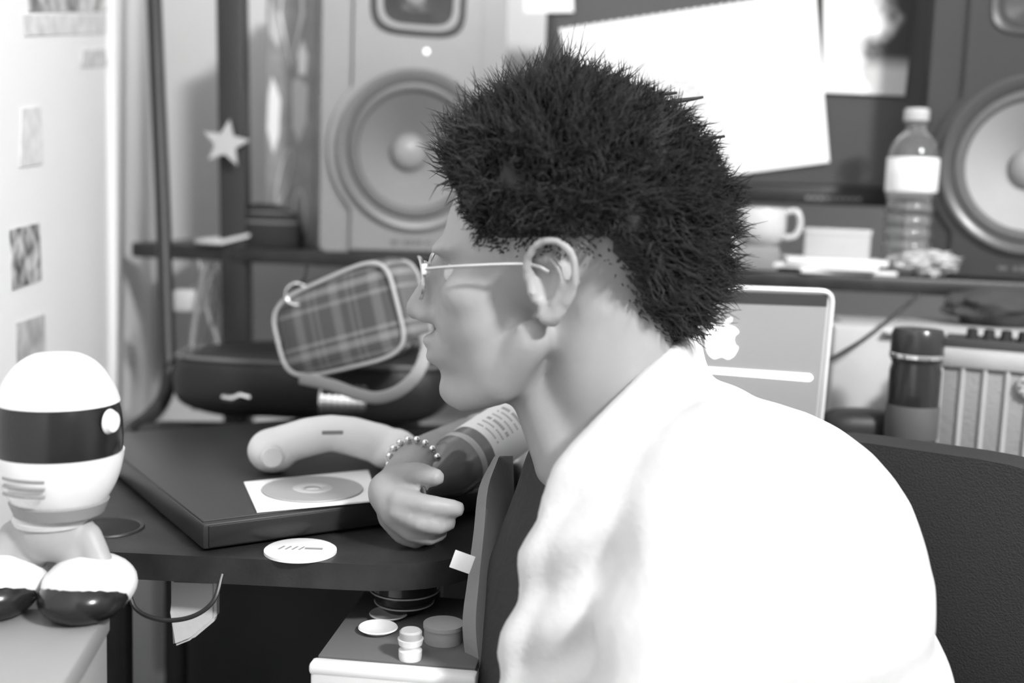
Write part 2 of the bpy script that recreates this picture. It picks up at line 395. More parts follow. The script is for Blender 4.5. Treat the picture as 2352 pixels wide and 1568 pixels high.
# ------------------------------------------------------------------ computer display with papers
mb = shelf_pt(1660, .17); dsp = thing('computer_display', 'wide dark computer display behind the sketch page', 'monitor', mb)
MD = Matrix.Translation(mb) @ Matrix((Vector((sd.x, sd.y, 0)), -sn, Vector((0, 0, 1)))).transposed().to_4x4()
zc = .098; Wd, Hd = .60, .40
bxo('housing', (0, .022, zc + Hd / 2), (Wd, .03, Hd), M_black, dsp, MD, .005)
bxo('screen', (0, .005, zc + Hd / 2 + .008), (Wd - .03, .006, Hd - .045), mat('screen_dark', .055, .28, spec=.5), dsp, MD)
for s_ in (-1, 1): bxo('bezel', (s_ * (Wd / 2 - .0075), .004, zc + Hd / 2), (.015, .012, Hd), M_black, dsp, MD, .002)
bxo('bezel', (0, .004, zc + .014), (Wd, .013, .028), M_black, dsp, MD, .002); bxo('bezel', (0, .004, zc + Hd - .008), (Wd, .012, .016), M_black, dsp, MD, .002)
bm = bmn()
for k in range(9): box(bm, (.125 + k * .0095, -.0032, zc + .010), (.006, .001, .0045), MD)
obj('lettering', bm, mat('print_grey', .25, .5), dsp)
bxo('stand_neck', (.0, .035, .07), (.07, .02, .14), M_black, dsp, MD, .004)
bxo('stand_base', (.0, .0, .006), (.24, .16, .012), M_black, dsp, MD, .004)

pl = mb + (-sn) * (-.006); pln = sn
def ond(px, py, lift=.004): return on_plane(px, py, mb + sn * (.002 + lift), sn)
O = ond(1600, 200); MP = Matrix.Translation(O) @ Matrix((Vector((sd.x, sd.y, 0)), Vector((0, 0, 1)), sn)).transposed().to_4x4(); MPi = MP.inverted()
def loc2(px, py): q = MPi @ ond(px, py); return Vector((q.x, q.y))
top = []; A, B = loc2(1285, 66), loc2(1872, -22); nT = 30
for k in range(nT):
    q = A + (B - A) * (k / nT); top += [q, A + (B - A) * ((k + .62) / nT), A + (B - A) * ((k + .7) / nT) - Vector((0, .0035)), A + (B - A) * ((k + .92) / nT) - Vector((0, .0035))]
out = top + [B, loc2(1905, 372), loc2(1592, 413), loc2(1385, 432), loc2(1345, 190), loc2(1330, 128), loc2(1301, 128)]
g = NG('sketch_paper', .85)
def rings(cx, cy, R0, k, amp):
    dx = g.f('SUBTRACT', g.x, cx); dy = g.f('SUBTRACT', g.y, cy)
    r = g.f('SQRT', g.f('ADD', g.f('MULTIPLY', dx, dx), g.f('MULTIPLY', dy, dy)))
    w_ = g.f('GREATER_THAN', g.f('SINE', g.f('MULTIPLY', r, k)), .72); ins = g.f('LESS_THAN', r, R0)
    th = g.f('ARCTAN2', dy, dx); pet = g.f('GREATER_THAN', g.f('SINE', g.f('ADD', g.f('MULTIPLY', th, 26), g.f('MULTIPLY', r, 500))), .7)
    return g.f('MULTIPLY', g.f('MULTIPLY', g.f('MAXIMUM', w_, g.f('MULTIPLY', pet, .6)), ins), amp)
c1 = loc2(1565, 160); c2_ = loc2(1560, 245)
drk = g.f('MAXIMUM', rings(c1.x, c1.y, .064, 420, .40), rings(c2_.x, c2_.y, .040, 560, .55))
g.out(g.f('SUBTRACT', .9, drk))
sk = obj('sketch_page', prism(bmn(), [(p.x, p.y) for p in out], .0012), MATS['sketch_paper'], smooth=False, mw=MP)
tag(sk, 'tilted white sketchbook page with torn spiral edge and mandala drawing on the display', 'drawing')
g = NG('photo_face', .5); nz = g.noise(16, 4); dk = g.ramp(g.f('ADD', g.f('MULTIPLY', g.x, 9), g.f('MULTIPLY', g.f('SUBTRACT', nz, .5), 1.6)), -.05, .35, .8, .03)
g.out(g.f('MAXIMUM', dk, g.ramp(g.y, -.028, -.055, 0, .5)))
tag(sheet('photo_print', [ond(1893, -70, .0035), ond(2108, -62, .0035), ond(2078, 220, .0035), ond(1890, 212, .0035)], .001, MATS['photo_face']), 'black and white photo taped to the display edge', 'picture')
tag(sheet('paper_note', [ond(1204, -60), ond(1315, -60), ond(1318, 28), ond(1204, 30)], .001, M_paper), 'small white paper note near the pale loudspeaker', 'note')

# ------------------------------------------------------------------ things on the shelf, right half
p = shelf_pt(1742, .02); p.z = ZS
mug = thing('mug', 'pale rounded mug with a handle, under the display', 'mug', p)
hz = .055
bxo('coaster_block', (p.x - .005, p.y, ZS + .018), (.06, .05, .036), mat('block_grey', .22, .6), None, None, .004)
blk = bpy.data.objects['coaster_block']; tag(blk, 'small grey block under the pale mug', 'block')
MG = Matrix.Translation((p.x - .002, p.y, ZS + .036))
obj('cup', lathe(bmn(), [(0, 0), (.022, 0), (.033, .008), (.038, .022), (.038, .040), (.035, .054), (.0335, .054), (.036, .040), (.035, .020), (.020, .006), (0, .006)], MG, 36), mat('mug_pale', .55, .35), mug)
obj('handle', tube(bmn(), [MG @ Vector(q) for q in spline([(.034, -.008, .048), (.050, -.012, .050), (.056, -.013, .034), (.050, -.012, .016), (.035, -.008, .012)], 5)], .0042, 8), mat('mug_pale', .55), mug)
# stack of papers
base = shelf_pt(1925, .015)
zz = ZS
for k, (dx, ry, w_, h_, t_, lab) in enumerate(((.015, 9, .135, .10, .006, 'lowest white envelope in the pile beside the plastic bottle'), (-.008, -5, .145, .11, .007, 'middle white envelope in the pile beside the plastic bottle'), (0, 6, .14, .105, .008, 'topmost white booklet in the pile beside the plastic bottle'))):
    M = Matrix.Translation((base.x + dx, base.y + .035, zz)) @ Matrix.Rotation(math.atan2(sd.y, sd.x) + rad(ry), 4, 'Z')
    tag(bxo('envelope', (0, 0, t_ / 2), (w_, h_, t_), mat('envelope', .8, .7), None, M, .0015), lab, 'envelope', 'paper pile on the shelf'); zz += t_
M = Matrix.Translation((base.x + .008, base.y + .045, zz)) @ Matrix.Rotation(math.atan2(sd.y, sd.x), 4, 'Z')
pb = thing('card_box', 'pale grey card box standing on the white booklet', 'box', Vector((base.x + .008, base.y + .045, zz)))
bxo('carton', (0, .0, .018), (.092, .05, .036), mat('pale_card', .42, .7, var=.02), pb, M, .002)
bxo('lid', (0, .0, .038), (.095, .053, .008), mat('pale_card2', .5, .7), pb, M, .002)
q = shelf_pt(1690, -.0) - sn * .012
tag(obj('chrome_lighter', lathe(bmn(), [(0, 0), (.011, 0), (.012, .004), (.012, .058), (.010, .064), (.004, .068), (0, .068)], Matrix.Translation((q.x, q.y, ZS)), 24), M_chrome), 'small shiny chrome canister left of the mug', 'canister') if False else None
ob = obj('chrome_canister', lathe(bmn(), [(0, 0), (.012, 0), (.013, .004), (.013, .050), (.011, .056), (.004, .060), (0, .060)], Matrix.Translation((q.x, q.y, ZS)), 24), M_chrome)
tag(ob, 'small shiny chrome canister standing by the mug', 'canister')
# crumpled wrapper
wp = shelf_pt(2110, .0) - sn * .045
bm = bmn(); bmesh.ops.create_icosphere(bm, subdivisions=4, radius=1)
for v in bm.verts:
    n_ = noise.noise(v.co * 3.1) + .6 * noise.noise(v.co * 7); v.co = Vector((v.co.x * .042, v.co.y * .026, max(-.9, v.co.z) * .017)) * (1 + .45 * n_) ; v.co += Vector((wp.x + .01, wp.y - .018, ZS + .019))
zmin = min(v.co.z for v in bm.verts)
for v in bm.verts: v.co.z -= zmin - ZS
tag(obj('plastic_wrapper', bm, mat('wrapper', .45, .18, spec=.7), smooth=False), 'crumpled shiny grey wrapper at the foot of the plastic bottle', 'wrapper')
# clear bottle
bp = shelf_pt(2080, .045); wb = thing('water_bottle', 'clear ribbed plastic water bottle with a white label', 'bottle', bp)
MW = Matrix.Translation(bp); m_pet = mat('clear_plastic', .95, .06, trans=.92, spec=.6)
prof = [(0, .002), (.024, 0), (.031, .004), (.033, .012)]
for k in range(5):
    z_ = .018 + k * .018; prof += [(.0335, z_), (.0345, z_ + .006), (.0335, z_ + .011), (.0305, z_ + .0145)]
prof += [(.0335, .110), (.035, .118), (.035, .168), (.034, .176), (.029, .190), (.020, .200), (.0135, .205), (.0132, .214), (.016, .216), (.016, .218), (.013, .219), (.013, .222)]
obj('bottle_body', lathe(bmn(), prof, MW, 40), m_pet, wb)
obj('label_band', lathe(bmn(), [(.0353, .119), (.0357, .120), (.0357, .166), (.0353, .167)], MW, 40), mat('label_white', .82, .45, var=.06, scale=60), wb)
obj('screw_cap', lathe(bmn(), [(.0165, .2185), (.0172, .220), (.0172, .233), (.015, .236), (0, .236)], MW, 32), mat('cap_pale', .5, .35), wb)

# ------------------------------------------------------------------ laptop with lit emblem and painted glare
lp0 = at(1905, 668, 1.20); lap = thing('laptop', 'open silver laptop with a glowing fruit emblem and white bar on its lid', 'laptop', at(1700, 1010, 1.16))
Lx = Vector((math.cos(rad(-2)), math.sin(rad(-2)), 0.0)); Ln = Vector((0, -1, -.10)).normalized()
tr = at(1918, 664, 1.21)
Lz = (Vector((0, 0, 1)) - Vector((0, 0, 1)).dot(Ln) * Ln).normalized(); Lx = Lz.cross(Ln).normalized()
if Lx.x < 0: Lx = -Lx
ML = Matrix.Translation(tr) @ Matrix((Lx, Lz, Ln)).transposed().to_4x4()   # x right, y up (in the lid), z to the viewer; origin top right corner
LW, LH = .30, .195
def lpx(px, py):
    q = ML.inverted() @ on_plane(px, py, tr + Ln * .004, Ln); return q.x, q.y
obj('lid', prism(bmn(), rounded([(-LW, -LH), (0, -LH), (0, 0), (-LW, 0)], [.004, .004, .016, .016], 6), .006, ML @ Matrix.Translation((0, 0, -.004))), mat('aluminium', .70, .3, metal=.35), lap)
rim = rounded([(-LW + .002, -LH), (-.002, -LH), (-.002, -.002), (-LW + .002, -.002)], [.003, .003, .014, .014], 6)
obj('rim', tube(bmn(), [ML @ Vector((q[0], q[1], .002)) for q in rim], .0028, 8, closed=True), mat('rim_silver', .85, .25, metal=.3), lap)
x0, y0 = lpx(1500, 682); x1, y1 = lpx(1884, 704)
obj('top_bezel', prism(bmn(), [(-LW + .008, -.006), (-.008, -.006), (-.008, y1), (-LW + .008, y1)], .0012, ML @ Matrix.Translation((0, 0, .002))), mat('bezel_dark', .05, .4), lap, smooth=False)
scr = obj('lid_panel', prism(bmn(), [(-LW + .008, y1), (-.008, y1), (-.008, -LH + .01), (-LW + .008, -LH + .01)], .0008, ML @ Matrix.Translation((0, 0, .002))), mat('lid_panel', .36, .35, metal=.1), lap, smooth=False)
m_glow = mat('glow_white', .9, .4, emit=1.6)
# emblem: bitten fruit with leaf
ex, ey = lpx(1660, 785); k_ = .0185
fruit = [(.0, .82), (.28, .95), (.62, .88), (.88, .62), (.68, .40), (.64, .10), (.78, -.20), (.92, -.32), (.72, -.78), (.44, -1.0), (.22, -.96), (0, -.88), (-.22, -.96), (-.46, -1.0), (-.76, -.76), (-.96, -.28), (-1.0, .20), (-.86, .66), (-.52, .94), (-.24, .92)]
fs = spline([Vector((a * k_, b * k_, 0)) for a, b in fruit + [fruit[0]]], 4)[:-1]
obj('emblem', prism(bmn(), [(p.x + ex, p.y + ey) for p in fs], .0008, ML @ Matrix.Translation((0, 0, .003))), m_glow, scr, smooth=False)
obj('emblem_leaf', prism(bmn(), [(ex + a * k_, ey + b * k_) for a, b in ((-.02, 1.02), (.12, 1.30), (.42, 1.46), (.44, 1.30), (.30, 1.10), (.10, 1.0))], .0008, ML @ Matrix.Translation((0, 0, .003))), m_glow, scr, smooth=False)
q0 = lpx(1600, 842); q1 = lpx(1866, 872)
obj('light_bar', prism(bmn(), rounded([(q0[0], q1[1] + .004), (q1[0], q1[1] - .002), (q1[0], q0[1] - .004), (q0[0], q0[1])], [.002, .005, .005, .002], 5), .0008, ML @ Matrix.Translation((0, 0, .003))), m_glow, scr, smooth=False)  # lamp reflection on the lid, put in as a glowing strip
# keyboard half, away from the viewer, resting on the side table
hb = ML @ Vector((-LW / 2, -LH, 0)); ZL = hb.z - .004
bxo('keyboard_base', (0, .10, -.006), (LW, .20, .014), mat('aluminium', .7), lap, frame(Vector((hb.x, hb.y, ZL)), (Lx.x, Lx.y, 0)), .004)
lap.location = Vector((hb.x, hb.y + .1, ZL - .013)); LOCS[lap.name] = Matrix.Translation(lap.location)
for c_ in lap.children: c_.matrix_parent_inverse = LOCS[lap.name].inverted()
ZST = ZL - .013
# side table carrying laptop and the right-hand clutter
stt = thing('side_table', 'dark low table under the laptop beside the office chair', 'table', Vector((.42, 1.42, 0)))
bxo('tabletop', (.50, 1.47, ZST - .012), (.92, .54, .024), M_deskblk, stt, None, .004)
for x_, y_ in ((.07, 1.23), (.93, 1.23), (.07, 1.71), (.93, 1.71)): bxo('leg', (x_, y_, (ZST - .02) / 2), (.03, .03, ZST - .02), M_blackm, stt, None, .003)

# right-hand clutter on the side table
def ont(px, py): return on_z(px, py, ZST)
d1 = 1.40
p = at(1965, 900, d1 + .1); p.z = ZST
lb = thing('white_carton', 'white open-topped carton behind the laptop', 'carton', p)
hgt = at(1965, 742, d1 + .1).z - ZST
bxo('carton', (p.x, p.y, hgt / 2 + ZST), (.085, .06, hgt), mat('carton_white', .45, .6, var=.04), lb, None, .006)
bxo('flap', (p.x + .045, p.y - .02, ZST + hgt - .006), (.05, .05, .003), mat('carton_white', .8), lb, Matrix.Identity(4), .001)
pq = at(1985, 960, 1.36); pq.z = ZST
bm = bmn(); ell(bm, (0, 0, 0), (1, 1, 1), seg=24)
for v in bm.verts:
    s_3 = [math.copysign(abs(c_) ** .6, c_) for c_ in v.co]; v.co = Vector((pq.x + s_3[0] * .052, pq.y + s_3[1] * .03, ZST + .030 + s_3[2] * .030))
tag(obj('black_pouch', bm, mat('pouch_black', .014, .5)), 'small black pouch between the laptop and the black jar', 'pouch')
p = at(2092, 985, 1.32); p.z = ZST; hgt = at(2092, 752, 1.32).z - ZST
jar = thing('dark_jar', 'black jar with a grey label band and shiny lid beside the ribbed ivory box', 'jar', p)
MJ = Matrix.Translation(p); R_ = .029
obj('jar_body', lathe(bmn(), [(0, 0), (R_ * .9, 0), (R_, .006), (R_, hgt * .70), (R_ * .93, hgt * .75), (R_ * .93, hgt * .78), (0, hgt * .78)], MJ, 36), mat('jar_black', .02, .2, coat=.3), jar)
obj('label_band', lathe(bmn(), [(R_ + .0003, hgt * .22), (R_ + .0008, hgt * .23), (R_ + .0008, hgt * .45), (R_ + .0003, hgt * .46)], MJ, 36), mat('label_grey', .09, .6), jar)
obj('lid', lathe(bmn(), [(R_ * .97, hgt * .77), (R_ * 1.02, hgt * .79), (R_ * 1.02, hgt * .96), (R_ * .92, hgt), (0, hgt)], MJ, 36), mat('lid_black', .03, .25), jar)
obj('lid_ring', lathe(bmn(), [(R_ * 1.03, hgt * .795), (R_ * 1.06, hgt * .80), (R_ * 1.06, hgt * .825), (R_ * 1.03, hgt * .83)], MJ, 36), M_chrome, jar)
# ribbed ivory box: arched panels between ribs, rosette
a_ = at(2148, 1005, 1.36); e_ = at(2460, 1040, 1.30); a_.z = e_.z = ZST
rx = (e_ - a_).normalized(); L = (e_ - a_).length; hgt = at(2200, 802, 1.35).z - ZST
rb = thing('ribbed_box', 'ivory ribbed box with a round rosette beside the black jar', 'box', (a_ + e_) / 2)
MR = frame((a_ + e_) / 2, rx); m_iv = mat('ivory', .42, .55, var=.03, scale=20); m_iv2 = mat('ivory_panel', .30, .6, bump=.3, bscale=250)
bxo('body', (0, .05, hgt / 2), (L, .10, hgt), m_iv2, rb, MR, .004)
bxo('top_band', (0, .047, hgt - .010), (L + .006, .108, .022), m_iv, rb, MR, .006)
nr = int(L / .0215)
for k in range(nr + 1):
    x_ = -L / 2 + k * L / nr; obj('rib', tube(bmn(), [MR @ Vector((x_, -.001, .002)), MR @ Vector((x_, -.001, hgt - .012))], .0032, 8), m_iv, rb)
MRo = MR @ Matrix.Translation((-L / 2 + .098, -.004, hgt - .036)) @ Matrix.Rotation(rad(90), 4, 'X')
ro = obj('rosette', lathe(bmn(), [(0, .004), (.004, .004), (.006, .002), (.009, .0035), (.012, .004), (.0145, .002), (.0145, -.003)], MRo, 28), m_iv, rb)
bm = bmn()
for k in range(8): t = k * math.pi / 4; ell(bm, MRo @ Vector((.0095 * math.cos(t), .0095 * math.sin(t), .004)), (.0025,) * 3, seg=8)
obj('petals', bm, m_iv2, ro)
# dark knobs standing along the top of the ribbed box
tray = thing('knob_strip', 'dark strip with a row of knobs lying on the ribbed ivory box', 'controller', MR @ Vector((0, .05, hgt + .001)))
bxo('strip', (0, .05, hgt + .006), (L, .06, .012), mat('strip_black', .04, .5), tray, MR, .002)
for k in range(8): obj('knob', lathe(bmn(), [(0, 0), (.007, 0), (.006, .012), (.004, .013), (0, .013)], MR @ Matrix.Translation((-L / 2 + .03 + k * .019, .035, hgt + .0115)), 16), M_black, tray)
# pale roll and dark bag behind, cables
p = at(2235, 745, 1.52); q = at(2440, 775, 1.47); zr = ZST
tag(bxo('cardboard_carton', (0, 0, 0), (.40, .12, at(2200, 745, 1.55).z - ZST), mat('kraft', .36, .75, var=.03), None, frame(Vector((at(2260, 800, 1.56).x, at(2260, 800, 1.56).y, (at(2200, 745, 1.55).z + ZST) / 2)), (1, -.12, 0)), .004), 'long mid-grey cardboard carton behind the ribbed ivory box', 'carton')
tq = at(2300, 742, 1.55)
bm = bmn(); bmesh.ops.create_icosphere(bm, subdivisions=4, radius=1)
for v in bm.verts: v.co = Vector((v.co.x * .075, v.co.y * .045, v.co.z * .028)) * (1 + .25 * noise.noise(v.co * 2.5)) + Vector((tq.x, tq.y, at(2200, 745, 1.55).z + .024))
tag(obj('cloth_bundle', bm, mat('cloth_dark', .05, .9, bump=.4)), 'dark crumpled cloth bundle on the long cardboard carton', 'cloth')
cb = spline([at(2110, 676, 1.44), at(2060, 720, 1.43), at(1990, 775, 1.42), at(1930, 812, 1.42), at(1880, 840, 1.42)], 5)
tag(obj('black_cable', tube(bmn(), cb, .0028, 8), M_black), 'thin black cable slanting from shelf to the white carton', 'cable')

# ------------------------------------------------------------------ things on the tabletop
ZB = ZT + .028
A = on_z(466, 1200, ZB); B = on_z(862, 1150, ZB); C = on_z(372, 985, ZB)
bxd = (B - A).normalized(); byd = Vector((-bxd.y, bxd.x, 0)); BW, BD = .33, (C - A).dot(byd)
MBX = frame(Vector((A.x, A.y, ZT)), bxd)     # x right, y back, origin front-left bottom
dev = thing('black_player', 'flat black electronics box lying askew on the tabletop', 'player', MBX @ Vector((BW / 2, BD / 2, 0)))
bxo('case', (BW / 2, BD / 2, .0145), (BW, BD, .024), mat('case_black', .022, .35, var=.004), dev, MBX, .003)
bxo('top_cover', (BW / 2, BD / 2 + .002, .0265), (BW - .004, BD - .008, .003), mat('cover_black', .032, .33), dev, MBX, .001)
bxo('front_panel', (BW / 2, .0, .0145), (BW - .01, .003, .020), mat('panel_black', .015, .3), dev, MBX, .001)
for x_ in (.03, BW - .03):
    for y_ in (.04, BD - .04): bxo('foot', (x_, y_, .002), (.02, .02, .004), M_black, dev, MBX)
def onb(px, py, z=ZB): return on_z(px, py, z)
# CD in a white sleeve
sv = [onb(560, 1110), onb(590, 1178), onb(868, 1152), onb(846, 1082)]
slv = thing('disc_sleeve', 'square white disc sleeve on the black player', 'sleeve', (sv[0] + sv[2]) / 2)
obj('sleeve_card', prism(bmn(), [(p.x, p.y) for p in sv], .0015, Matrix.Translation((0, 0, ZB + .0003))), mat('sleeve_white', .82, .6), slv, smooth=False)
cc = onb(718, 1128); cdm = thing('compact_disc', 'grey round disc lying on the white sleeve', 'disc', Vector((cc.x, cc.y, ZB + .002)))
obj('disc_plate', lathe(bmn(), [(.008, 0), (.008, .0014), (.0495, .0014), (.05, .0007), (.0495, 0), (.008, 0)], Matrix.Translation((cc.x, cc.y, ZB + .002)), 48), mat('disc_grey', .40, .35, metal=.2), cdm)
obj('hub_ring', lathe(bmn(), [(.008, .0012), (.010, .0022), (.018, .0022), (.020, .0013)], Matrix.Translation((cc.x, cc.y, ZB + .002)), 32), mat('disc_hub', .5, .3), cdm)
# white handset
hA = onb(600, 1086); hB = onb(912, 1078); hx = (hB - hA).normalized(); hL = (hB - hA).length
MH = frame(Vector((hA.x, hA.y, ZB)), hx)
bm = bmn()
cap(bm, [MH @ Vector(q) for q in ((.015, .0, .028), (.05, 0, .038), (hL / 2, 0, .042), (hL - .05, 0, .038), (hL - .018, 0, .028))], [.021, .021, .0195, .021, .022])
for q, r_ in (((.012, 0, .024), (.027, .024, .024)), ((hL - .006, -.002, .023), (.030, .025, .023))): ell(bm, MH @ Vector(q), r_, MH.to_3x3().to_4x4())
hs = thing('white_handset', 'white curved handset with thick rounded ends on the black player', 'handset', MH @ Vector((hL / 2, 0, 0)))
obj('handset_body', fuse(bm, .003, 4), M_white, hs, smooth='all')
obj('printed_mark', box(bmn(), (hL / 2, -.0185, .046), (.022, .0015, .004), MH), mat('print_grey', .25), hs)
for q in ((.010, -.0235, .022), (hL - .006, -.0265, .021)): obj('ear_pad', lathe(bmn(), [(0, .002), (.010, .002), (.012, 0)], MH @ Matrix.Translation(q) @ Matrix.Rotation(rad(90), 4, 'X'), 20), mat('pad_white', .7, .4), hs)
# chrome ribbed cylinder
cyl0 = onb(785, 968); MC = Matrix.Translation((cyl0.x, cyl0.y + .02, ZB + .0228)) @ Matrix.Rotation(rad(90), 4, 'Y')
cyl = thing('ribbed_canister', 'shiny silver ribbed canister lying behind the white handset', 'canister', Vector((cyl0.x, cyl0.y + .02, ZB)))
prof = [(0, -.031), (.020, -.031)]
for k in range(7): z_ = -.028 + k * .0085; prof += [(.0225, z_), (.0225, z_ + .005), (.0195, z_ + .006), (.0195, z_ + .008)]
prof += [(.021, .031), (0, .031)]
obj('canister_body', lathe(bmn(), prof, MC, 32), M_chrome, cyl)
# black padded case behind, with piping
p0 = on_z(420, 985, ZT); 
cse = thing('padded_case', 'black padded case with a grey piped edge behind the player', 'case', Vector((-.27, 1.60, ZT)))
MCs = Matrix.Translation((-.285, 1.625, ZT)) @ Matrix.Rotation(rad(-4), 4, 'Z')
bm = bmn(); ell(bm, (0, 0, 0), (1, 1, 1), seg=32)
for v in bm.verts:
    s = [math.copysign(abs(c_) ** .55, c_) for c_ in v.co]; v.co = MCs @ Vector((s[0] * .20, s[1] * .085, .052 + s[2] * .05 + .006 * noise.noise(Vector(s) * 2)))
obj('case_body', bm, mat('nylon_black', .016, .45, bump=.2, bscale=200), cse)
pp = [MCs @ Vector((math.copysign(abs(math.cos(t)) ** .55, math.cos(t)) * .195, math.copysign(abs(math.sin(t)) ** .55, math.sin(t)) * .078, .088 - .0 * abs(math.cos(t)))) for t in [2 * math.pi * k / 48 for k in range(48)]]
obj('piping', tube(bmn(), pp, .003, 6, closed=True), mat('piping_grey', .16, .5), cse)
obj('buckle', tube(bmn(), [at(512, 912, 1.50), at(535, 916, 1.495), at(552, 908, 1.495), at(572, 914, 1.5)], .0042, 8), M_chrome, cse)  # chrome squiggle added for the specular glint on the case
# plaid bag on the padded case
g = NG('plaid_cloth', .8)
def stripes(c_, per, w_, off=0.): return g.f('LESS_THAN', g.f('FRACT', g.f('ADD', g.f('DIVIDE', c_, per), off + 20)), w_)
sx = g.f('ADD', g.f('MULTIPLY', stripes(g.x, .060, .22), .5), g.f('ADD', g.f('MULTIPLY', stripes(g.x, .060, .07, .42), .4), g.f('MULTIPLY', stripes(g.x, .060, .07, .58), .4)))
sz = g.f('ADD', g.f('MULTIPLY', stripes(g.z, .075, .12, .47), .9), g.f('ADD', g.f('MULTIPLY', stripes(g.z, .075, .06, .28), .9), g.f('MULTIPLY', stripes(g.z, .075, .07, .69), .7)))
g.out(g.ramp(g.f('ADD', sx, sz), 0, 1.6, .08, .26))
bc = at(806, 738, 1.47); MBg = Matrix.Translation(bc) @ Matrix((RT, FW, UP)).transposed().to_4x4() @ Matrix.Rotation(rad(-14), 4, 'Y') @ Matrix.Rotation(rad(-24), 4, 'Z')
bag = thing('plaid_bag', 'grey plaid fabric bag with light piping and a hanging strap', 'bag', Vector((bc.x, bc.y, on_z(800, 880, .85).z)))
bm = bmn(); ell(bm, (0, 0, 0), (1, 1, 1), seg=36)
for v in bm.verts:
    s = [math.copysign(abs(c_) ** .42, c_) for c_ in v.co]; tp_ = 1 - .12 * s[2]
    v.co = Vector((s[0] * .098, s[1] * .040 * tp_, s[2] * .062 + .010 * s[0] * (1 if s[2] > 0 else -.2))) * (1 + .03 * noise.noise(Vector(s) * 2))
obj('bag_body', bm, MATS['plaid_cloth'], bag, smooth='all', mw=MBg)
def sq(t, a_, b_): return math.copysign(abs(math.cos(t)) ** .45, math.cos(t)) * a_, math.copysign(abs(math.sin(t)) ** .45, math.sin(t)) * b_
for yy in (-.036, .036):
    q = [MBg @ Vector((sq(t, .093, .058)[0], yy, sq(t, .093, .058)[1] + .010 * sq(t, 1, 1)[0] * (1 if math.sin(t) > 0 else -.2))) for t in [2 * math.pi * k / 56 for k in range(56)]]
    obj('piping', tube(bmn(), q, .0026, 6, closed=True), mat('piping_pale', .45, .5), bag)
obj('zip_band', box(bmn(), (0, 0, .0635), (.15, .012, .004), MBg), mat('zip_dark', .06, .5), bag)
rc = at(682, 676, 1.46)
obj('metal_ring', tube(bmn(), [rc + .014 * (math.cos(t) * RT + math.sin(t) * UP) for t in [2 * math.pi * k / 24 for k in range(24)]], .0024, 8, closed=True), M_chrome, bag)
obj('hanging_loop', tube(bmn(), [rc + .012 * UP, at(700, 640, 1.46), at(705, 612, 1.47)], .0022, 6), M_black, bag)
obj('strap', tube(bmn(), spline([at(690, 868, 1.40), at(760, 884, 1.37), at(820, 905, 1.36), at(870, 913, 1.355), at(920, 895, 1.355), at(960, 855, 1.36), at(980, 800, 1.38), at(975, 770, 1.40)], 6), .0075, 10, .3, nrm=-FW), mat('strap_grey', .30, .6), bag)
# round white sticker/coaster on tabletop
cc = on_z(690, 1268, ZT); co = thing('round_coaster', 'round white coaster with faint lettering at the tabletop front', 'coaster', cc)
obj('disc_plate', lathe(bmn(), [(0, .0035), (.031, .0035), (.0325, .0025), (.0325, 0), (0, 0)], Matrix.Translation((cc.x, cc.y, ZT + .0002)), 44), mat('coaster_white', .85, .5), co)
bm = bmn()
for k in range(4):
    p_ = Vector((cc.x - .017 + k * .006, cc.y, ZT + .0038)); box(bm, (0, 0, 0), (.0018, .010, .0004), Matrix.Translation(p_) @ Matrix.Rotation(rad(-20), 4, 'Z'))
box(bm, (cc.x + .012, cc.y, ZT + .0038), (.016, .005, .0004))
obj('lettering', bm, mat('print_grey', .25), co)
# pale pen lying by the player
q0 = on_z(404, 1135, ZT) + Vector((0, 0, .0068)); q1 = on_z(432, 1226, ZT) + Vector((0, 0, .0068)); pen = thing('marker_pen', 'pale grey marker pen lying beside the black player', 'pen', (q0 + q1) / 2 - Vector((0, 0, .006)))
dv = (q1 - q0)
obj('barrel', tube(bmn(), [q0, q0 + dv * .55], .0058, 14), mat('pen_grey', .25, .4), pen)
obj('pen_cap', tube(bmn(), [q0 + dv * .55, q0 + dv * .97, q1], [.0066, .0068, .005], 14), mat('pen_pale', .5, .4), pen)
# small white card on the far tabletop
cq = [on_z(888, 958, ZT), on_z(955, 962, ZT), on_z(965, 976, ZT), on_z(880, 978, ZT)]
tag(obj('white_card', prism(bmn(), [(p.x, p.y) for p in cq], .0015, Matrix.Translation((0, 0, ZT + .0003))), M_paper, smooth=False), 'white card on the tabletop below the plaid bag strap', 'card')

# hanging leads under the shelf + pale adapter
adp = shelf_pt(440, .08); zt = at(440, 690, 1.75)
ad = thing('power_adapter', 'pale power adapter hanging on its lead under the shelf', 'adapter', zt)
bxo('adapter_body', (zt.x, zt.y, zt.z), (.05, .03, .034), mat('adapter_pale', .55, .4), ad, None, .005)
obj('lead', tube(bmn(), spline([zt + Vector((0, 0, .015)), zt + Vector((.012, .0, .05)), Vector((zt.x + .01, zt.y, ZS - .02))], 5), .003, 8), mat('lead_grey', .3, .5), ad)
for k, (xa, xb, xc, lab) in enumerate(((470, 455, 440, 'grey lead hanging straight beside the pale adapter'), (492, 500, 478, 'dark lead hanging in a slack curve beside the post'), (500, 470, 500, 'thin grey lead touching the black post'))):
    pts = [at(xa, 605, 1.72), at(xb, 690, 1.73), at(xc, 800, 1.73), at(xb - 5, 900, 1.72), at(xb - 10, 940, 1.71)]
    tag(obj('hanging_lead', tube(bmn(), spline(pts, 5), .004, 8), mat('lead_%d' % k, (.25, .05, .18)[k], .5)), lab, 'cable', 'leads hanging under the shelf')

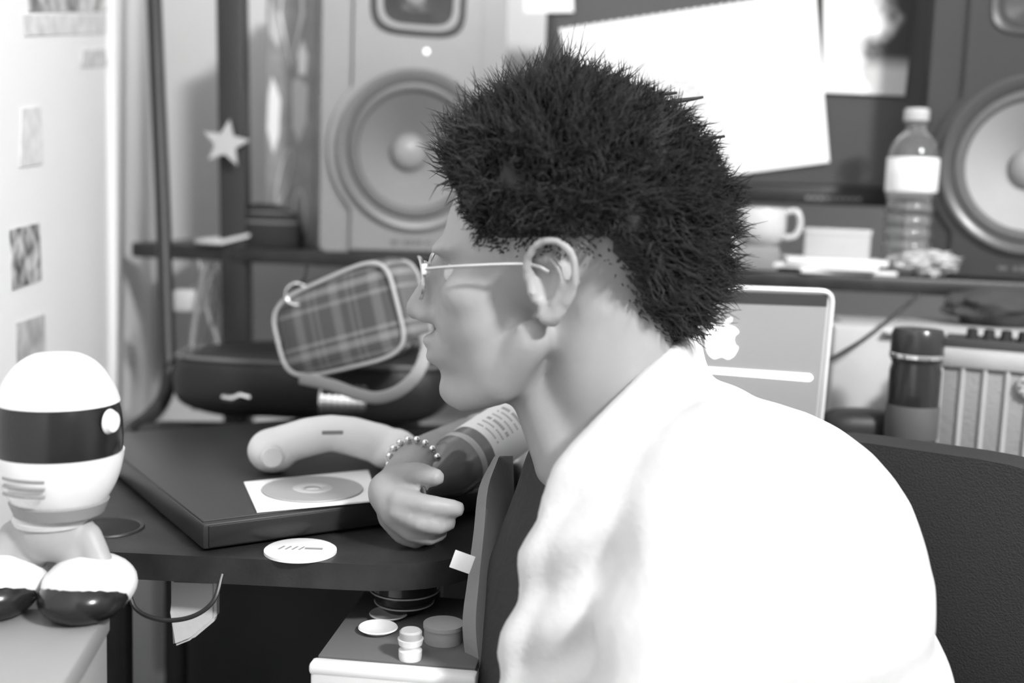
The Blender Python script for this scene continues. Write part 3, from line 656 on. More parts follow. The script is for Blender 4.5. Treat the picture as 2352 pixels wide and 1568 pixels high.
# ------------------------------------------------------------------ under the desk
ZP = .685
Pl = on_z(722, 1512, ZP); Pr = on_z(1092, 1542, ZP); pd = (Pr - Pl).normalized(); pw = (Pr - Pl).length
MPc = frame(Vector(((Pl + Pr).x / 2, (Pl + Pr).y / 2, 0)), pd); pdp = .17
pc = thing('pedestal_unit', 'pale grey narrow pedestal unit standing under the tabletop', 'pedestal', MPc @ Vector((0, pdp / 2, 0)))
bxo('carcass', (0, pdp / 2, ZP / 2), (pw, pdp, ZP - .01), mat('beige', .62, .5), pc, MPc, .006)
bxo('front_panel', (0, -.004, ZP / 2), (pw + .002, .012, ZP - .004), mat('beige2', .60, .45), pc, MPc, .004)
bxo('top_rim', (0, -.003, ZP - .005), (pw + .004, .016, .010), mat('beige3', .72, .45), pc, MPc, .003)
bxo('top_mat', (0, pdp / 2 + .003, ZP - .004), (pw - .002, pdp - .008, .008), mat('mat_grey', .11, .7), pc, MPc, .001)
def onp(px, py): return on_z(px, py, ZP)
q = onp(868, 1450); tag(obj('white_saucer', lathe(bmn(), [(0, 0), (.012, 0), (.0178, .004), (.017, .005), (.011, .002), (0, .002)], Matrix.Translation(q), 32), mat('saucer', .85, .3)), 'small white saucer on the pale pedestal unit', 'saucer')
q = onp(892, 1418); tag(obj('grey_saucer', lathe(bmn(), [(0, 0), (.012, 0), (.0178, .004), (.017, .005), (.011, .002), (0, .002)], Matrix.Translation(q), 32), mat('saucer_g', .45, .3)), 'small grey saucer behind the white saucer', 'saucer')
q = onp(942, 1512); gj = thing('glass_vial', 'shiny glass vial with a pale stopper at the front of the pedestal unit', 'vial', q)
obj('vial_body', lathe(bmn(), [(0, 0), (.0095, 0), (.010, .003), (.010, .008), (.0075, .0095), (.0075, .011), (.010, .013), (.011, .018), (0, .018)], Matrix.Translation(q), 24), mat('vial_glass', .7, .1, spec=.8), gj)
obj('stopper', lathe(bmn(), [(.009, .018), (.0095, .019), (.0095, .024), (.008, .0255), (0, .0255)], Matrix.Translation(q), 24), mat('stopper', .4, .4), gj)
q = onp(928, 1402); pot = thing('black_bowl', 'low black bowl with two shiny rings under the tabletop edge', 'bowl', q)
obj('bowl_body', lathe(bmn(), [(0, 0), (.016, 0), (.026, .008), (.032, .022), (.034, .034), (.032, .034), (.029, .020), (.016, .004), (0, .004)], Matrix.Translation(q), 36), mat('pot_black', .012, .25, coat=.3), pot)
for zz, rr_ in ((.010, .0275), (.022, .0325)): obj('ring', tube(bmn(), [q + Vector((rr_ * math.cos(t), rr_ * math.sin(t), zz)) for t in [2 * math.pi * k / 36 for k in range(36)]], .0008, 6, closed=True), mat('ring_grey', .3, .3), pot)
q = onp(1018, 1470); tag(obj('grey_tin', lathe(bmn(), [(0, 0), (.017, 0), (.017, .012), (.018, .0125), (.018, .016), (0, .017)], Matrix.Translation(q), 32), mat('tin_grey', .35, .35)), 'round grey tin beside the glass vial', 'tin')
q = at(1062, 1290, .96); tag(bxo('white_tag', (0, 0, 0), (.018, .001, .016), M_paper, None, Matrix.Translation(q) @ Matrix.Rotation(rad(18), 4, 'Y'), .0003), 'small white tag hanging at the tabletop corner beside the lapel', 'tag')
# pale paper bag and cable behind the legs
p = at(452, 1394, 1.06)
pbg = thing('paper_bag', 'pale paper bag hanging below the tabletop beside the desk leg', 'bag', p)
bgpts = [(-.020, .032), (.022, .032), (.022, -.006), (.0, -.026), (-.018, -.034), (-.020, 0)]
bm = prism(bmn(), bgpts, .016, frame(p, (1, 0, 0), (0, -1, .0))); bmesh.ops.bevel(bm, geom=bm.edges[:], offset=.003, segments=2, affect='EDGES')
obj('bag_body', bm, mat('paperbag', .6, .8, bump=.4, bscale=40), pbg)
obj('handle', tube(bmn(), spline([p + Vector((-.012, -.008, .03)), p + Vector((-.008, -.006, .05)), p + Vector((.008, -.006, .05)), p + Vector((.012, -.008, .03))], 5), .0012, 6), mat('paperbag', .6), pbg)
tag(obj('looped_cable', tube(bmn(), spline([at(292, 1325, .965), at(310, 1395, .96), at(370, 1423, .955), at(440, 1416, .955), at(490, 1380, .96), at(510, 1318, .97)], 6), .002, 8), M_black), 'black cable looping below the tabletop in front of the paper bag', 'cable')

# ------------------------------------------------------------------ toy on grey cabinet (plain helmeted figure)
ZC = .735
cab = thing('drawer_cabinet', 'mid-grey cabinet carrying the helmeted toy', 'cabinet', Vector((-.36, .85, 0)))
cr = on_z(246, 1395, ZC); cw = .125; cdp = .22
MCb = frame(Vector((cr.x, cr.y, 0)) + WD * cdp / 2 - WN * cw / 2, WN)     # x towards the room, y away from the viewer
bxo('body', (0, 0, ZC / 2 - .01), (cw, cdp, ZC - .02), mat('cabinet_grey', .33, .55, var=.02), cab, MCb, .003)
bxo('top', (0, 0, ZC - .011), (cw + .004, cdp + .006, .022), mat('cabinet_top', .30, .5), cab, MCb, .004)
for k in range(3):
    d_ = bxo('drawer', (0, -cdp / 2 - .004, .14 + k * .22), (cw - .02, .012, .19), mat('cabinet_grey', .33), cab, MCb, .003); bxo('handle', (0, -cdp / 2 - .014, .16 + k * .22), (.06, .014, .012), M_grey, d_, MCb, .003)
td = .90
def tq_(px, py, dd=0.): return at(px, py, td + dd)
toy = thing('helmeted_toy', 'white toy figure in a plain round crash helmet with dark visor', 'toy', Vector((tq_(120, 1420).x, tq_(120, 1420).y, ZC)))
sc = td / FPX
ax = tq_(135, 1000); FT = Matrix.Translation(ax) @ Matrix.Rotation(rad(-14), 4, 'Z')
m_tw = mat('toy_white', .80, .28); m_tk = mat('toy_black', .015, .22)
def prof_r(z):                                     # helmet outline, metres
    return math.sqrt(max(0, 1 - ((z - .005) / .066) ** 2))
def shell(z0, z1, k, a0=0., a1=2 * math.pi, r=.049, n=40, m=10):
    bm = bmn(); R = []
    for j in range(m + 1):
        z = z0 + (z1 - z0) * j / m; rr_ = r * k * math.sqrt(max(0.0, 1 - ((z - .0) / (.066 * k)) ** 2)) ** .8
        R.append([bm.verts.new(FT @ Vector((rr_ * math.cos(a0 + (a1 - a0) * i / n), rr_ * math.sin(a0 + (a1 - a0) * i / n), z))) for i in range(n + (0 if a1 - a0 > 6.28 else 1))])
    full = a1 - a0 > 6.28
    for A_, B_ in zip(R, R[1:]):
        L_ = len(A_)
        for i in range(L_ if full else L_ - 1): bm.faces.new((A_[i], A_[(i + 1) % L_], B_[(i + 1) % L_], B_[i]))
    if full:
        for q_ in (R[0][::-1], R[-1]):
            if len({tuple(v.co) for v in q_}) > 2: bm.faces.new(q_)
    bmesh.ops.remove_doubles(bm, verts=bm.verts[:], dist=1e-5); return bm
obj('helmet_shell', shell(.028, .0655, 1.03, m=14), m_tw, toy)
obj('visor', shell(-.018, .031, 1.0), m_tk, toy)
obj('chin_bar', shell(-.055, -.012, 1.03), m_tw, toy)
obj('neck_seal', lathe(bmn(), [(.034, -.062), (.038, -.052), (.034, -.048)], FT, 32), mat('toy_grey', .25, .5), toy)
for s in (-1, 1): obj('visor_pivot', lathe(bmn(), [(0, .004), (.008, .004), (.010, 0)], FT @ Matrix.Translation((s * .0485, -.004, .016)) @ Matrix.Rotation(rad(90 * s), 4, 'Y'), 20), m_tw, toy)
for k in range(3): obj('air_vent', tube(bmn(), [FT @ Vector((.047 * math.sin(t_), -.047 * math.cos(t_), -.026 - k * .006)) for t_ in [rad(-22 + 5 * i) for i in range(10)]], .0014, 6), mat('toy_grey', .25), toy)
bm = bmn(); bz = FT @ Vector((0, 0, 0)); hip = ZC + .052
cap(bm, [Vector((bz.x - .006, bz.y, bz.z - .066)), Vector((bz.x - .006, bz.y, hip + .012))], [.026, .028])
cap(bm, [Vector((bz.x - .036, bz.y - .004, bz.z - .080)), Vector((bz.x - .048, bz.y - .012, bz.z - .108))], [.011, .010])
cap(bm, [Vector((bz.x + .024, bz.y - .004, bz.z - .080)), Vector((bz.x + .040, bz.y - .012, bz.z - .108))], [.011, .010])
for s in (-1, 1): cap(bm, [Vector((bz.x - .006 + s * .016, bz.y, hip + .01)), Vector((bz.x - .006 + s * .026, bz.y, ZC + .02))], [.017, .016])
obj('toy_body', fuse(bm, .003, 5), mat('toy_suit', .35, .5), toy, smooth='all')
obj('belt', lathe(bmn(), [(.029, -.004), (.0305, 0), (.029, .004)], Matrix.Translation((bz.x - .006, bz.y, hip + .02)), 28), mat('toy_pale', .6, .4), toy)
for s in (-1, 1):
    fx = bz.x - .008 + s * .036; fy = bz.y - .012; bm = bmn(); ell(bm, (fx, fy, ZC + .021), (.036, .042, .024), seg=24)
    for v in bm.verts: v.co.z = max(v.co.z, ZC)
    sh = obj('shoe', bm, m_tw, toy)
    bm = bmn(); ell(bm, (fx, fy - .013, ZC + .016), (.0345, .036, .020), seg=24)
    for v in bm.verts: v.co.z = max(v.co.z, ZC)
    obj('toe_cap', bm, m_tk, sh)

# ------------------------------------------------------------------ office chair
chx = Vector((.52, 1.14, 0)); och = thing('office_chair', 'black office chair with a tall rounded backrest behind the person', 'chair', chx)
bn = Vector((-.55, -.83, 0)).normalized(); bxv = Vector((-bn.y, bn.x, 0))
m_ch = mat('chair_fabric', .018, .75, bump=.3, bscale=500)
tl = at(2150, 1004, 1.13)
MCh = frame(Vector((.415, 1.085, 0)), bxv)      # x along width, y = forward(-)?, z up
if (MCh.to_3x3() @ Vector((0, 1, 0))).dot(bn) > 0: MCh = frame(Vector((.415, 1.085, 0)), -bxv)
hb_ = tl.z - .46
def rslab(w_, h_, t_, rr_, z0, curve):
    pts = rounded([(-w_ / 2, 0), (w_ / 2, 0), (w_ / 2, h_), (-w_ / 2, h_)], [rr_ * .6, rr_ * .6, rr_, rr_], 12)
    bm = prism(bmn(), pts, t_, MCh @ Matrix.Translation((0, 0, z0)) @ Matrix.Rotation(rad(90), 4, 'X'))
    es = [e for e in bm.edges if any(len(f.verts) > 8 for f in e.link_faces)]
    bmesh.ops.bevel(bm, geom=es, offset=t_ * .42, segments=4, affect='EDGES'); return bm
obj('backrest', rslab(.44, hb_, .05, .17, .46, 0), m_ch, och)
rim_ = rounded([(-.215, .465), (.215, .465), (.215, .455 + hb_), (-.215, .455 + hb_)], [.1, .1, .165, .165], 12)
obj('edge_piping', tube(bmn(), [MCh @ Vector((q[0], -.042, q[1])) for q in rim_], .004, 8, closed=True), mat('piping_dark', .06, .5), och)
bm = box(bmn(), (0, -.26, .43), (.46, .44, .07), MCh, .03, 4); obj('seat', bm, m_ch, och)
obj('back_bracket', box(bmn(), (0, .012, .46), (.06, .03, .24), MCh, .006), M_blackm, och)
obj('gas_column', lathe(bmn(), [(.028, .10), (.028, .26), (.02, .27), (.02, .40)], MCh @ Matrix.Translation((0, -.25, 0)), 20), M_blackm, och)
for k in range(5):
    t = 2 * math.pi * k / 5; e = Vector((.27 * math.cos(t), .27 * math.sin(t) - .25, .075)); lg = obj('leg', tube(bmn(), [MCh @ Vector((0, -.25, .115)), MCh @ e], [.022, .014], 8), M_blackm, och)
    obj('caster', lathe(bmn(), [(0, -.012), (.028, -.012), (.03, 0), (.028, .012), (0, .012)], MCh @ Matrix.Translation((e.x, e.y, .03)) @ Matrix.Rotation(t, 4, 'Z') @ Matrix.Rotation(rad(90), 4, 'X'), 18), M_black, lg)

# ------------------------------------------------------------------ person
HD = .95; H0 = at(1262, 640, HD)
yaw_h = rad(6); F = Vector((-math.cos(yaw_h), math.sin(yaw_h), 0)); tilt = rad(-4)
F = (F * math.cos(tilt) + Vector((0, 0, 1)) * math.sin(tilt)).normalized()
N = F.cross(Vector((0, 0, 1))).normalized()
if N.y > 0: N = -N
U = N.cross(F).normalized()
if U.z < 0: U = -U
MHd = Matrix.Translation(H0) @ Matrix((F, U, N)).transposed().to_4x4(); RH = MHd.to_3x3().to_4x4()
def h(f, u, n): return MHd @ Vector((f, u, n))
bm = bmn()
def he(f, u, n, rf, ru, rn, seg=24): ell(bm, h(f, u, n), (rf, ru, rn), RH, seg)
he(-.022, .046, 0, .094, .083, .073)               # cranium
he(.030, .030, 0, .058, .072, .062)                # forehead
he(.050, -.028, 0, .048, .055, .054)               # mid face
he(.038, -.062, 0, .048, .042, .050)               # lower jaw
he(.078, -.092, 0, .022, .018, .022)               # chin
he(.070, -.058, 0, .036, .024, .030)               # mouth area
for s in (-1, 1):
    he(.062, -.008, s * .040, .026, .020, .018)    # cheekbone
    cap(bm, [h(.012, -.045, s * .054), h(.040, -.085, s * .038), h(.074, -.098, s * .012)], [.018, .016, .014])
    he(.074, .030, s * .026, .022, .010, .026)     # brow
cap(bm, [h(.086, .022, 0), h(.100, .000, 0), h(.114, -.022, 0)], [.010, .0095, .0105])
for s in (-1, 1): he(.104, -.027, s * .010, .011, .008, .008, 12)
he(.100, -.049, 0, .011, .0065, .019, 14); he(.098, -.063, 0, .011, .0075, .017, 14)
nb = at(1432, 1075, .985)
cap(bm, [h(-.040, -.020, 0), h(-.048, -.085, 0), nb], [.060, .057, .066], 20)
cap(bm, [h(.010, -.085, 0), at(1330, 1050, .96)], [.030, .040])
# torso, arms, legs (mostly clothed)
chest = at(1620, 1330, 1.0); pel = Vector((.30, .97, .56))
cap(bm, [nb, chest, pel], [.070, .100, .11], 20)
shN = at(1660, 1180, .84); elN = at(1560, 1720, .76); waN = at(1250, 1800, .86)
cap(bm, [nb, shN, elN, waN], [.06, .055, .042, .030])
shF = at(1440, 1120, 1.16); elF = at(1195, 1010, 1.43); wr = at(958, 1062, 1.10)
cap(bm, [nb, shF, elF], [.06, .055, .042]); cap(bm, [elF, at(1075, 1030, 1.24), wr], [.040, .034, .024])
for y_, kx in ((.76, -.10), (1.15, -.06)):
    cap(bm, [Vector((pel.x, .5 * (y_ + pel.y), .55)), Vector((kx, y_ - .02, .54)), Vector((kx + .04, y_, .09))], [.085, .060, .045]); cap(bm, [Vector((kx + .04, y_, .06)), Vector((kx - .12, y_, .035))], [.04, .032])
ell(bm, pel, (.13, .15, .11))
# ---- far hand on the bottle neck
hd = 1.025
ell(bm, at(918, 1128, hd + .03), (.026, .026, .020), Matrix.Rotation(rad(20), 4, 'Y'))
cap(bm, [wr, at(930, 1100, hd + .045), at(905, 1140, hd + .02)], [.023, .023, .022])
cap(bm, [at(895, 1130, hd + .02), at(912, 1172, hd + .012)], [.021, .017])
cap(bm, [at(905, 1095, hd + .03), at(960, 1086, hd + .005), at(1000, 1096, hd - .004)], [.013, .0105, .0088])            # thumb over the neck
cap(bm, [at(920, 1150, hd), at(975, 1158, hd - .012), at(1020, 1164, hd - .010), at(1050, 1168, hd - .004)], [.012, .0098, .0088, .0078])     # index
cap(bm, [at(916, 1172, hd), at(968, 1199, hd - .010), at(1006, 1208, hd - .006), at(1030, 1200, hd + .004)], [.0115, .0098, .0088, .0078])      # middle
cap(bm, [at(904, 1186, hd + .010), at(944, 1222, hd + .004), at(985, 1233, hd + .006), at(1010, 1224, hd + .016)], [.011, .0094, .0085, .0076])  # ring
cap(bm, [at(890, 1188, hd + .022), at(922, 1230, hd + .022), at(954, 1243, hd + .024), at(978, 1236, hd + .032)], [.010, .0084, .0076, .0068])  # little
# ---- near hand resting in the lap
for k in range(4): cap(bm, [waN, waN + Vector((-.08, .012 + k * .018, -.02)), waN + Vector((-.12, .012 + k * .018, -.05))], [.02, .010, .0085])
cap(bm, [waN, waN + Vector((-.05, -.03, .0)), waN + Vector((-.09, -.03, -.02))], [.02, .011, .009])
import numpy as np
def relax(me, wf, it):                            # local smoothing, weight per point
    n = len(me.vertices); co = np.empty(n * 3, np.float32); me.vertices.foreach_get('co', co); co = co.reshape(-1, 3).astype(float)
    e = np.empty(len(me.edges) * 2, np.int32); me.edges.foreach_get('vertices', e); e = e.reshape(-1, 2)
    deg = np.bincount(e.ravel(), minlength=n).astype(float); w_ = wf(co)[:, None] * .6
    for _ in range(it):
        sm = np.zeros_like(co)
        for k in range(3): sm[:, k] = np.bincount(e[:, 0], co[e[:, 1], k], n) + np.bincount(e[:, 1], co[e[:, 0], k], n)
        co += w_ * (sm / np.maximum(deg, 1)[:, None] - co)
    me.vertices.foreach_set('co', co.astype(np.float32).ravel()); me.update()
def face_w(co):
    Mi = np.array(MHd.inverted()); q = co @ Mi[:3, :3].T + Mi[:3, 3]
    ear = (np.abs(q[:, 2]) > .058) & (q[:, 0] < .022) & (q[:, 0] > -.04) & (q[:, 1] > -.036) & (q[:, 1] < .045)
    nose = (q[:, 0] > .090) & (q[:, 1] < .03) & (q[:, 1] > -.075)
    return np.where((q[:, 1] > -.30) & (q[:, 0] > -.30) & (q[:, 0] < .16) & (np.abs(q[:, 2]) < .11) & (q[:, 0] < .15) & ~ear & (q[:, 1] > -.16), np.where(nose, .12, 1.), 0.)
m_skin = mat('skin', .30, .5, spec=.35, var=.02, scale=30)
# ear (near side and far side) as solids fused into the head
for s in (-1, 1):
    def e_(f, u, n): return h(f - .004, u + .0, s * (.071 + n))
    helix = spline([e_(.012, -.004, .003), e_(.016, .014, .006), e_(.008, .030, .012), e_(-.008, .034, .017), e_(-.021, .022, .018), e_(-.022, .000, .016), e_(-.013, -.018, .012), e_(-.002, -.029, .008), e_(.007, -.024, .003)], 5)
    cap(bm, helix, [.0042] * len(helix), 8)
    cap(bm, [e_(-.004, -.026, .004), e_(.002, -.022, .003)], [.0075, .006], 10)
    anti = spline([e_(-.002, .022, .008), e_(-.010, .012, .011), e_(-.010, -.004, .010), e_(-.004, -.014, .008)], 4); cap(bm, anti, [.0034] * len(anti), 8)
    ell(bm, e_(-.004, .002, -.003), (.018, .028, .0045), RH @ Matrix.Rotation(rad(-14 * 1), 4, 'Z'), 16)
    cap(bm, [e_(.012, -.006, .004), e_(.010, -.012, .004)], [.005, .004], 8)
bodym = fuse(bm, .0036, 3, .5); relax(bodym, face_w, 14)
body = obj('person', bodym, m_skin, None, smooth='all')
tag(body, 'seated person in a white jacket, head turned down, holding a bottle', 'person')

# ---- hair: scalp cap + tufts
def scalp(dirv):                                  # offset ellipsoid
    dn = max(0., -dirv.y) * max(0., min(1., (-dirv.x - .1) / .5))
    return h(-.024 + .097 * dirv.x, .048 + .086 * dirv.y - .045 * dn, .0765 * dirv.z)
def hair_amount(v):                               # v: unit dir (f,u,n) -> 0..1 (long), fades above ear / nape
    fm = -.024 + .097 * v[0]; um = .048 + .086 * v[1]
    if fm > .05: ln = .036 + (fm - .05) * 2.6
    elif fm > -.05: ln = .036
    else: ln = .036 + (fm + .05) * 1.25
    return max(0, min(1, (um - ln + .016) / .052))
bm = bmn(); bmesh.ops.create_icosphere(bm, subdivisions=5, radius=1)
rm = []
for v in bm.verts:
    d_ = v.co.normalized(); a_ = hair_amount(d_); p_ = scalp(d_)
    nn = (RH @ d_).normalized()
    lift = -.012 if a_ <= .2 else -.004 + (.022 if d_.x > .1 else .018) * a_ ** 1.2 + a_ * .008 * noise.noise(d_ * 6) + a_ * .005 * noise.noise(d_ * 15)
    v.co = p_ + nn * lift
    if a_ <= .26: rm.append(v)
bmesh.ops.delete(bm, geom=rm, context='VERTS')
m_hair = mat('hair', .030, .7, spec=.3, var=.008, scale=60)
hair = obj('hair', bm, m_hair, body, smooth='all')
bm = bmn(); rnd = random.Random(3); cnt = 0
while cnt < 13000:
    d_ = Vector((rnd.gauss(0, 1), rnd.gauss(0, 1), rnd.gauss(0, 1))).normalized(); a_ = hair_amount(d_)
    if a_ <= .02 or rnd.random() > .12 + 1.3 * a_: continue
    nn = (RH @ d_).normalized(); p_ = scalp(d_) + nn * (.010 * a_)
    L = (.004 + .030 * a_ ** 1.2) * rnd.uniform(.65, 1.1)
    if d_.y > .25: L *= 1.1
    if d_.x > .3: L *= .85
    if d_.x < .1 and d_.y > .2: L *= .78
    if d_.x > -.25 and d_.y > .45: L *= 1.28
    L *= 1 + .55 * noise.noise(d_ * 9)
    back = (RH @ Vector((-1, .25, 0))) * .35 * a_
    lock = (noise.noise(d_ * 5) * RH.to_3x3() @ Vector((.5, .3, .6))) if False else Vector((noise.noise(d_ * 6), noise.noise(d_ * 6 + Vector((9, 0, 0))), noise.noise(d_ * 6 + Vector((0, 9, 0))))) * .9
    dr = (nn + back + lock + Vector((rnd.uniform(-1, 1), rnd.uniform(-1, 1), rnd.uniform(-1, 1))) * .28).normalized()
    s = dr.orthogonal().normalized(); t2 = dr.cross(s); ph = rnd.uniform(0, 6.3); w_ = .0008 + .0008 * a_
    pr = None
    for k in range(4):
        t = k / 3; cpos = p_ + dr * L * t + (s * math.cos(ph + 5 * t) + t2 * math.sin(ph + 5 * t)) * .007 * a_ * t
        wr_ = w_ * (1 - .92 * t); R3 = [bm.verts.new(cpos + wr_ * (math.cos(2.094 * i) * s + math.sin(2.094 * i) * t2)) for i in range(3)]
        if pr:
            for i in range(3): bm.faces.new((pr[i], pr[(i + 1) % 3], R3[(i + 1) % 3], R3[i]))
        pr = R3
    cnt += 1
obj('hair_tufts', bm, m_hair, hair, smooth='all')['kind'] = 'stuff'
# stray locks at the back of the crown
bm = bmn()
for (x0_, y0_, x1_, y1_, dd) in ((1440, 300, 1560, 240, .96), (1530, 370, 1660, 350, .95), (1560, 460, 1700, 430, .94), (1350, 215, 1450, 160, .94), (1360, 230, 1530, 195, .95), (1380, 240, 1580, 205, .93), (1420, 270, 1640, 215, .94), (1450, 300, 1600, 270, .92), (1500, 350, 1690, 305, .93), (1500, 330, 1650, 325, .95), (1540, 420, 1680, 385, .94)):
    a_ = at(x0_ - 40, y0_ + 45, dd); b_ = at(x1_ - 25, y1_ + 8, dd); pts = spline([a_, (a_ + b_) / 2 + Vector((0, 0, .008)), b_], 5)
    tube(bm, pts, [.0042 * (1 - i / len(pts)) ** .7 + .0004 for i in range(len(pts))], 6)
obj('stray_locks', bm, m_hair, hair, smooth='all')
# eyebrows / eye / glasses
for s in (-1, 1):
    obj('eye', ell(bmn(), h(.074, .008, s * .030), (.0105, .0105, .0105), None, 16), mat('eye_white', .5, .2), body)
    obj('eyebrow', tube(bmn(), spline([h(.083, .026, s * .012), h(.081, .031, s * .026), h(.068, .029, s * .042)], 4), .0034, 6), m_hair, body)
gl = obj('glasses', tube(bmn(), spline([h(.104, .014, .012), h(.106, .017, 0), h(.104, .014, -.012)], 4), .0018, 8), mat('glasses_metal', .5, .25, metal=.8), body)
for s in (-1, 1):
    q = [h(.104 - .012 * max(0, math.cos(t)) * .6, .006 + .017 * math.sin(t), s * (.034 + .022 * math.cos(t))) for t in [2 * math.pi * k / 28 for k in range(28)]]
    obj('lens_rim', tube(bmn(), q, .0015, 6, closed=True), MATS['glasses_metal'], gl)
    obj('temple_arm', tube(bmn(), spline([h(.096, .014, s * .058), h(.060, .016, s * .070), h(.010, .016, s * .076), h(-.006, .010, s * .077)], 5), .0016, 6), MATS['glasses_metal'], gl)
    obj('hinge', box(bmn(), (.094, .014, s * .058), (.006, .009, .004), MHd, .001), M_chrome, gl)
# ---- dark shirt
bm = bmn()
cap(bm, [at(1400, 1120, 1.0), at(1400, 1300, 1.0), at(1400, 1620, .99), Vector((pel.x - .05, pel.y, .60))], [.080, .095, .125, .14], 20)
cap(bm, [at(1330, 1130, .99), at(1300, 1350, 1.0), at(1290, 1650, 1.0)], [.055, .075, .09], 18)
obj('shirt', fuse(bm, .006, 6), mat('shirt_dark', .03, .85, bump=.3, bscale=150), body, smooth='all')
# ---- white jacket
bm = bmn()
c1 = at(1700, 1330, .97); ell(bm, c1, (.152, .20, .155), seg=32)
c2 = at(1672, 1640, .97); ell(bm, c2, (.185, .205, .19), seg=32)
c3 = at(1690, 1900, .98); ell(bm, c3, (.18, .20, .16), seg=24)
cap(bm, [at(1576, 790, .985), at(1560, 900, .985), at(1610, 1070, .98)], [.016, .030, .075], 20)
edge = [at(1586, 772, .985), at(1548, 828, .93), at(1480, 915, .885), at(1405, 1000, .868), at(1335, 1088, .866), at(1278, 1180, .868), at(1255, 1290, .868), at(1222, 1400, .87), at(1192, 1520, .87), at(1180, 1650, .87)]
cap(bm, edge, [.011, .013, .016, .018, .019, .018, .017, .016, .016, .016], 12)
inner = [at(1585, 880, .97), at(1580, 965, .92), at(1550, 1025, .89), at(1500, 1080, .88), at(1440, 1170, .87), at(1400, 1270, .87), at(1380, 1370, .87), at(1350, 1480, .87), at(1330, 1600, .87)]
cap(bm, inner, [.018, .028, .040, .046, .050, .050, .050, .048, .048], 14)
for a_, b_ in zip(edge[1:], inner): cap(bm, [a_ + Vector((0, .004, 0)), b_], [.013, .020], 12)
cap(bm, [at(1665, 1190, .86), at(1600, 1500, .80), at(1540, 1760, .77), at(1300, 1820, .85)], [.090, .072, .062, .045], 18)     # near sleeve
cap(bm, [at(1490, 1090, 1.10), shF, at(1260, 1045, 1.36), elF], [.085, .072, .056, .050], 16)                                  # far sleeve
cap(bm, [elF, at(1110, 1024, 1.29)], [.048, .038], 14)
jm = fuse(bm, .0055, 8, .5)
fold = Vector((.80, -.10, .60)).normalized(); fo2 = Vector((.45, .2, .87)).normalized()
tcam = at(1420, 1300, .88)
nrm_ = [v.normal.copy() for v in jm.vertices]
for i_, v in enumerate(jm.vertices):
    p_ = v.co; across = p_.dot(Vector((.62, .1, -.78))); along = p_.dot(Vector((.78, 0, .62)))
    wgt = max(0, 1 - (p_ - tcam).length / .16)
    f1 = math.sin(across * 150 + 1.6 * noise.noise(Vector((across * 12, along * 3, 0)))) * .5 + .5
    v.co = p_ + nrm_[i_] * (wgt ** .6 * .013 * (f1 - .5) + .0035 * noise.noise(Vector((across * 22, along * 6, p_.y * 9))))
jk = obj('jacket', jm, mat('jacket_white', .58, .7, bump=.15, bscale=160), body, smooth='all')
# far lapel: curved hanging panel beyond the chest, its shade painted in as grey
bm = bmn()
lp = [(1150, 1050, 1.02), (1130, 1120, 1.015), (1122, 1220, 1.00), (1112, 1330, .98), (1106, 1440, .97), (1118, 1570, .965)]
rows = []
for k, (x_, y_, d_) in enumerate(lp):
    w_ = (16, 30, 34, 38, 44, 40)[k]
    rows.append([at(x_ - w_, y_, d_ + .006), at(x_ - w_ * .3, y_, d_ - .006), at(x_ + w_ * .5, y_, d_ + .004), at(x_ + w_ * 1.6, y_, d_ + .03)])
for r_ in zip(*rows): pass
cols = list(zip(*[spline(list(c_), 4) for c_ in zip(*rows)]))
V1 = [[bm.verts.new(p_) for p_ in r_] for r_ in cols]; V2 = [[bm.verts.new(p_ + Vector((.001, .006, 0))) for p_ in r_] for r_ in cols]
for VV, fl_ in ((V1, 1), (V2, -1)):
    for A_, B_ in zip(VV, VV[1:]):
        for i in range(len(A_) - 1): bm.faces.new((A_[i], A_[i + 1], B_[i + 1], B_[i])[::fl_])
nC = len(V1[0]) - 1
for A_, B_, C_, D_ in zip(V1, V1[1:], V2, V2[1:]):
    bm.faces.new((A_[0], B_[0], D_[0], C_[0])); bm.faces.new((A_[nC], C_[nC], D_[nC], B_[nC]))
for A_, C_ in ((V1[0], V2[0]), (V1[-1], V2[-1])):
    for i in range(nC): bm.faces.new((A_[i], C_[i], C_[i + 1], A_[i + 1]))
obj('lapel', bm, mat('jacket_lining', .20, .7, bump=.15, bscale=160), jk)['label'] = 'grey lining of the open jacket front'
# trousers + shoes
bm = bmn()
for y_, kx in ((.76, -.10), (1.15, -.06)): cap(bm, [Vector((pel.x, .5 * (y_ + pel.y), .55)), Vector((kx, y_ - .02, .54)), Vector((kx + .04, y_, .10))], [.10, .075, .062], 16)
ell(bm, pel, (.165, .20, .115))
obj('trousers', fuse(bm, .008, 5), mat('denim_dark', .04, .85), body, smooth='all')
for y_, kx in ((.76, -.10), (1.15, -.06)):
    bm = bmn(); cap(bm, [Vector((kx + .05, y_, .055)), Vector((kx - .12, y_, .045))], [.052, .042], 14)
    for v in bm.verts: v.co.z = max(v.co.z, .002)
    obj('shoe', bm, M_black, body)
# ---- bracelet
bw = at(950, 1068, 1.09); ax_ = (at(1000, 1050, 1.16) - at(930, 1100, 1.07)).normalized(); s_ = ax_.orthogonal().normalized(); t_ = ax_.cross(s_)
bm = bmn()
for k in range(18): a_ = 2 * math.pi * k / 18; ell(bm, bw + .0255 * (math.cos(a_) * s_ + math.sin(a_) * t_), (.0036,) * 3, seg=8)
obj('bracelet', bm, M_chrome, body)

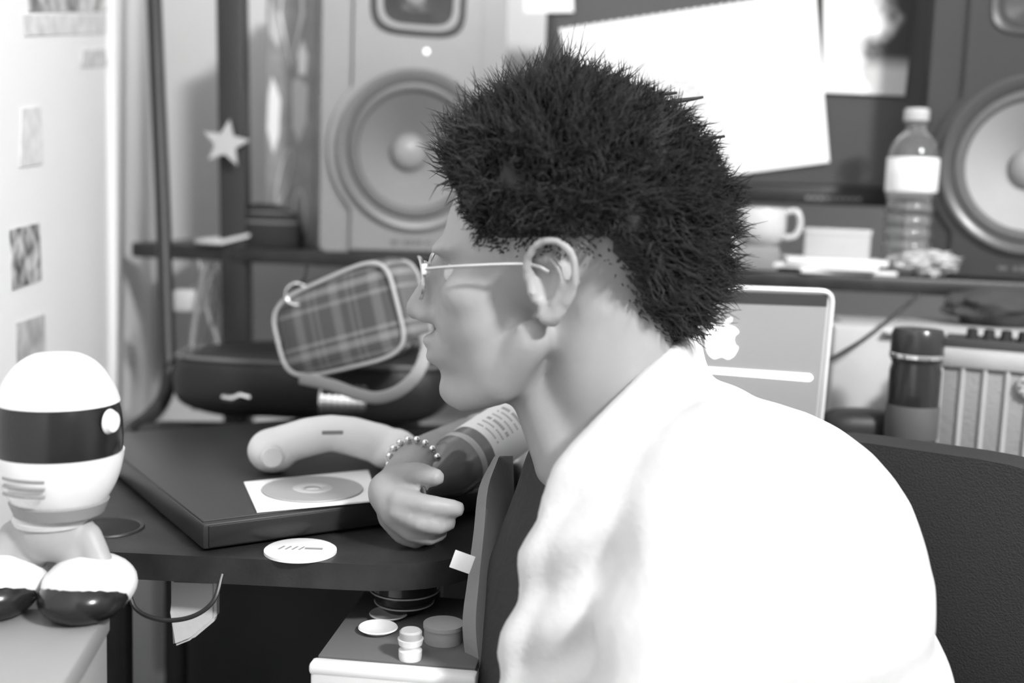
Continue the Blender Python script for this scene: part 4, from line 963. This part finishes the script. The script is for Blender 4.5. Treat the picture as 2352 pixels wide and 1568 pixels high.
# ------------------------------------------------------------------ brown bottle in the hand
Bb = at(1188, 972, 1.19); Tt = at(912, 1160, 1.05); axb = (Tt - Bb); LB = axb.length; zb = axb.normalized(); xb = zb.orthogonal().normalized()
MBt = Matrix.Translation(Bb) @ Matrix((xb, zb.cross(xb), zb)).transposed().to_4x4()
bt = thing('beer_bottle', 'tilted dark glass bottle with a white printed label held by its neck', 'bottle', Bb)
k = LB / .22; R_ = .0295
obj('glass_body', lathe(bmn(), [(0, .004 * k), (R_ * .8, 0), (R_, .006 * k), (R_, .122 * k), (R_ * .93, .138 * k), (R_ * .66, .158 * k), (.0148, .174 * k), (.0135, .20 * k), (.0132, .212 * k), (.0145, .213 * k), (.0145, .22 * k), (0, .22 * k)], MBt, 44), mat('brown_glass', .10, .12, spec=.8, coat=.5), bt)
lab = obj('label_band', lathe(bmn(), [(R_ + .0002, .016 * k), (R_ + .0006, .0165 * k), (R_ + .0006, .088 * k), (R_ + .0002, .0885 * k)], MBt, 44), mat('bottle_label', .82, .55), bt)
obj('neck_ring', lathe(bmn(), [(R_ + .0002, .104 * k), (R_ + .0008, .105 * k), (R_ + .0008, .112 * k), (R_ + .0002, .113 * k)], MBt, 44), mat('gold_ring', .4, .3), bt)
bm = bmn(); ctd = MBt.inverted() @ CAM; a0 = math.atan2(ctd.y, ctd.x)
for r_ in range(6):
    for q in range(12):
        if (r_ * 5 + q * 3) % 7 == 0: continue
        aa = a0 - .15 + .085 * q; zz = (.030 + .0095 * r_) * k; rr_ = R_ + .0008
        box(bm, (0, 0, 0), (.0005, .0020, .0014 if r_ % 3 else .0035), MBt @ Matrix.Rotation(aa, 4, 'Z') @ Matrix.Translation((rr_, 0, zz)))
obj('lettering', bm, mat('label_ink', .4, .5), lab)

# ------------------------------------------------------------------ ceiling lamp fixture (the room's light)
clp = thing('ceiling_lamp', 'round white ceiling lamp', 'lamp', Vector((1.25, -.50, 2.5)))
obj('lamp_rose', lathe(bmn(), [(0, 0), (.06, 0), (.06, -.02), (.01, -.03), (.01, -.075), (.25, -.085), (.25, -.095), (0, -.095)], Matrix.Translation((1.25, -.50, 2.5)), 40), M_white, clp)
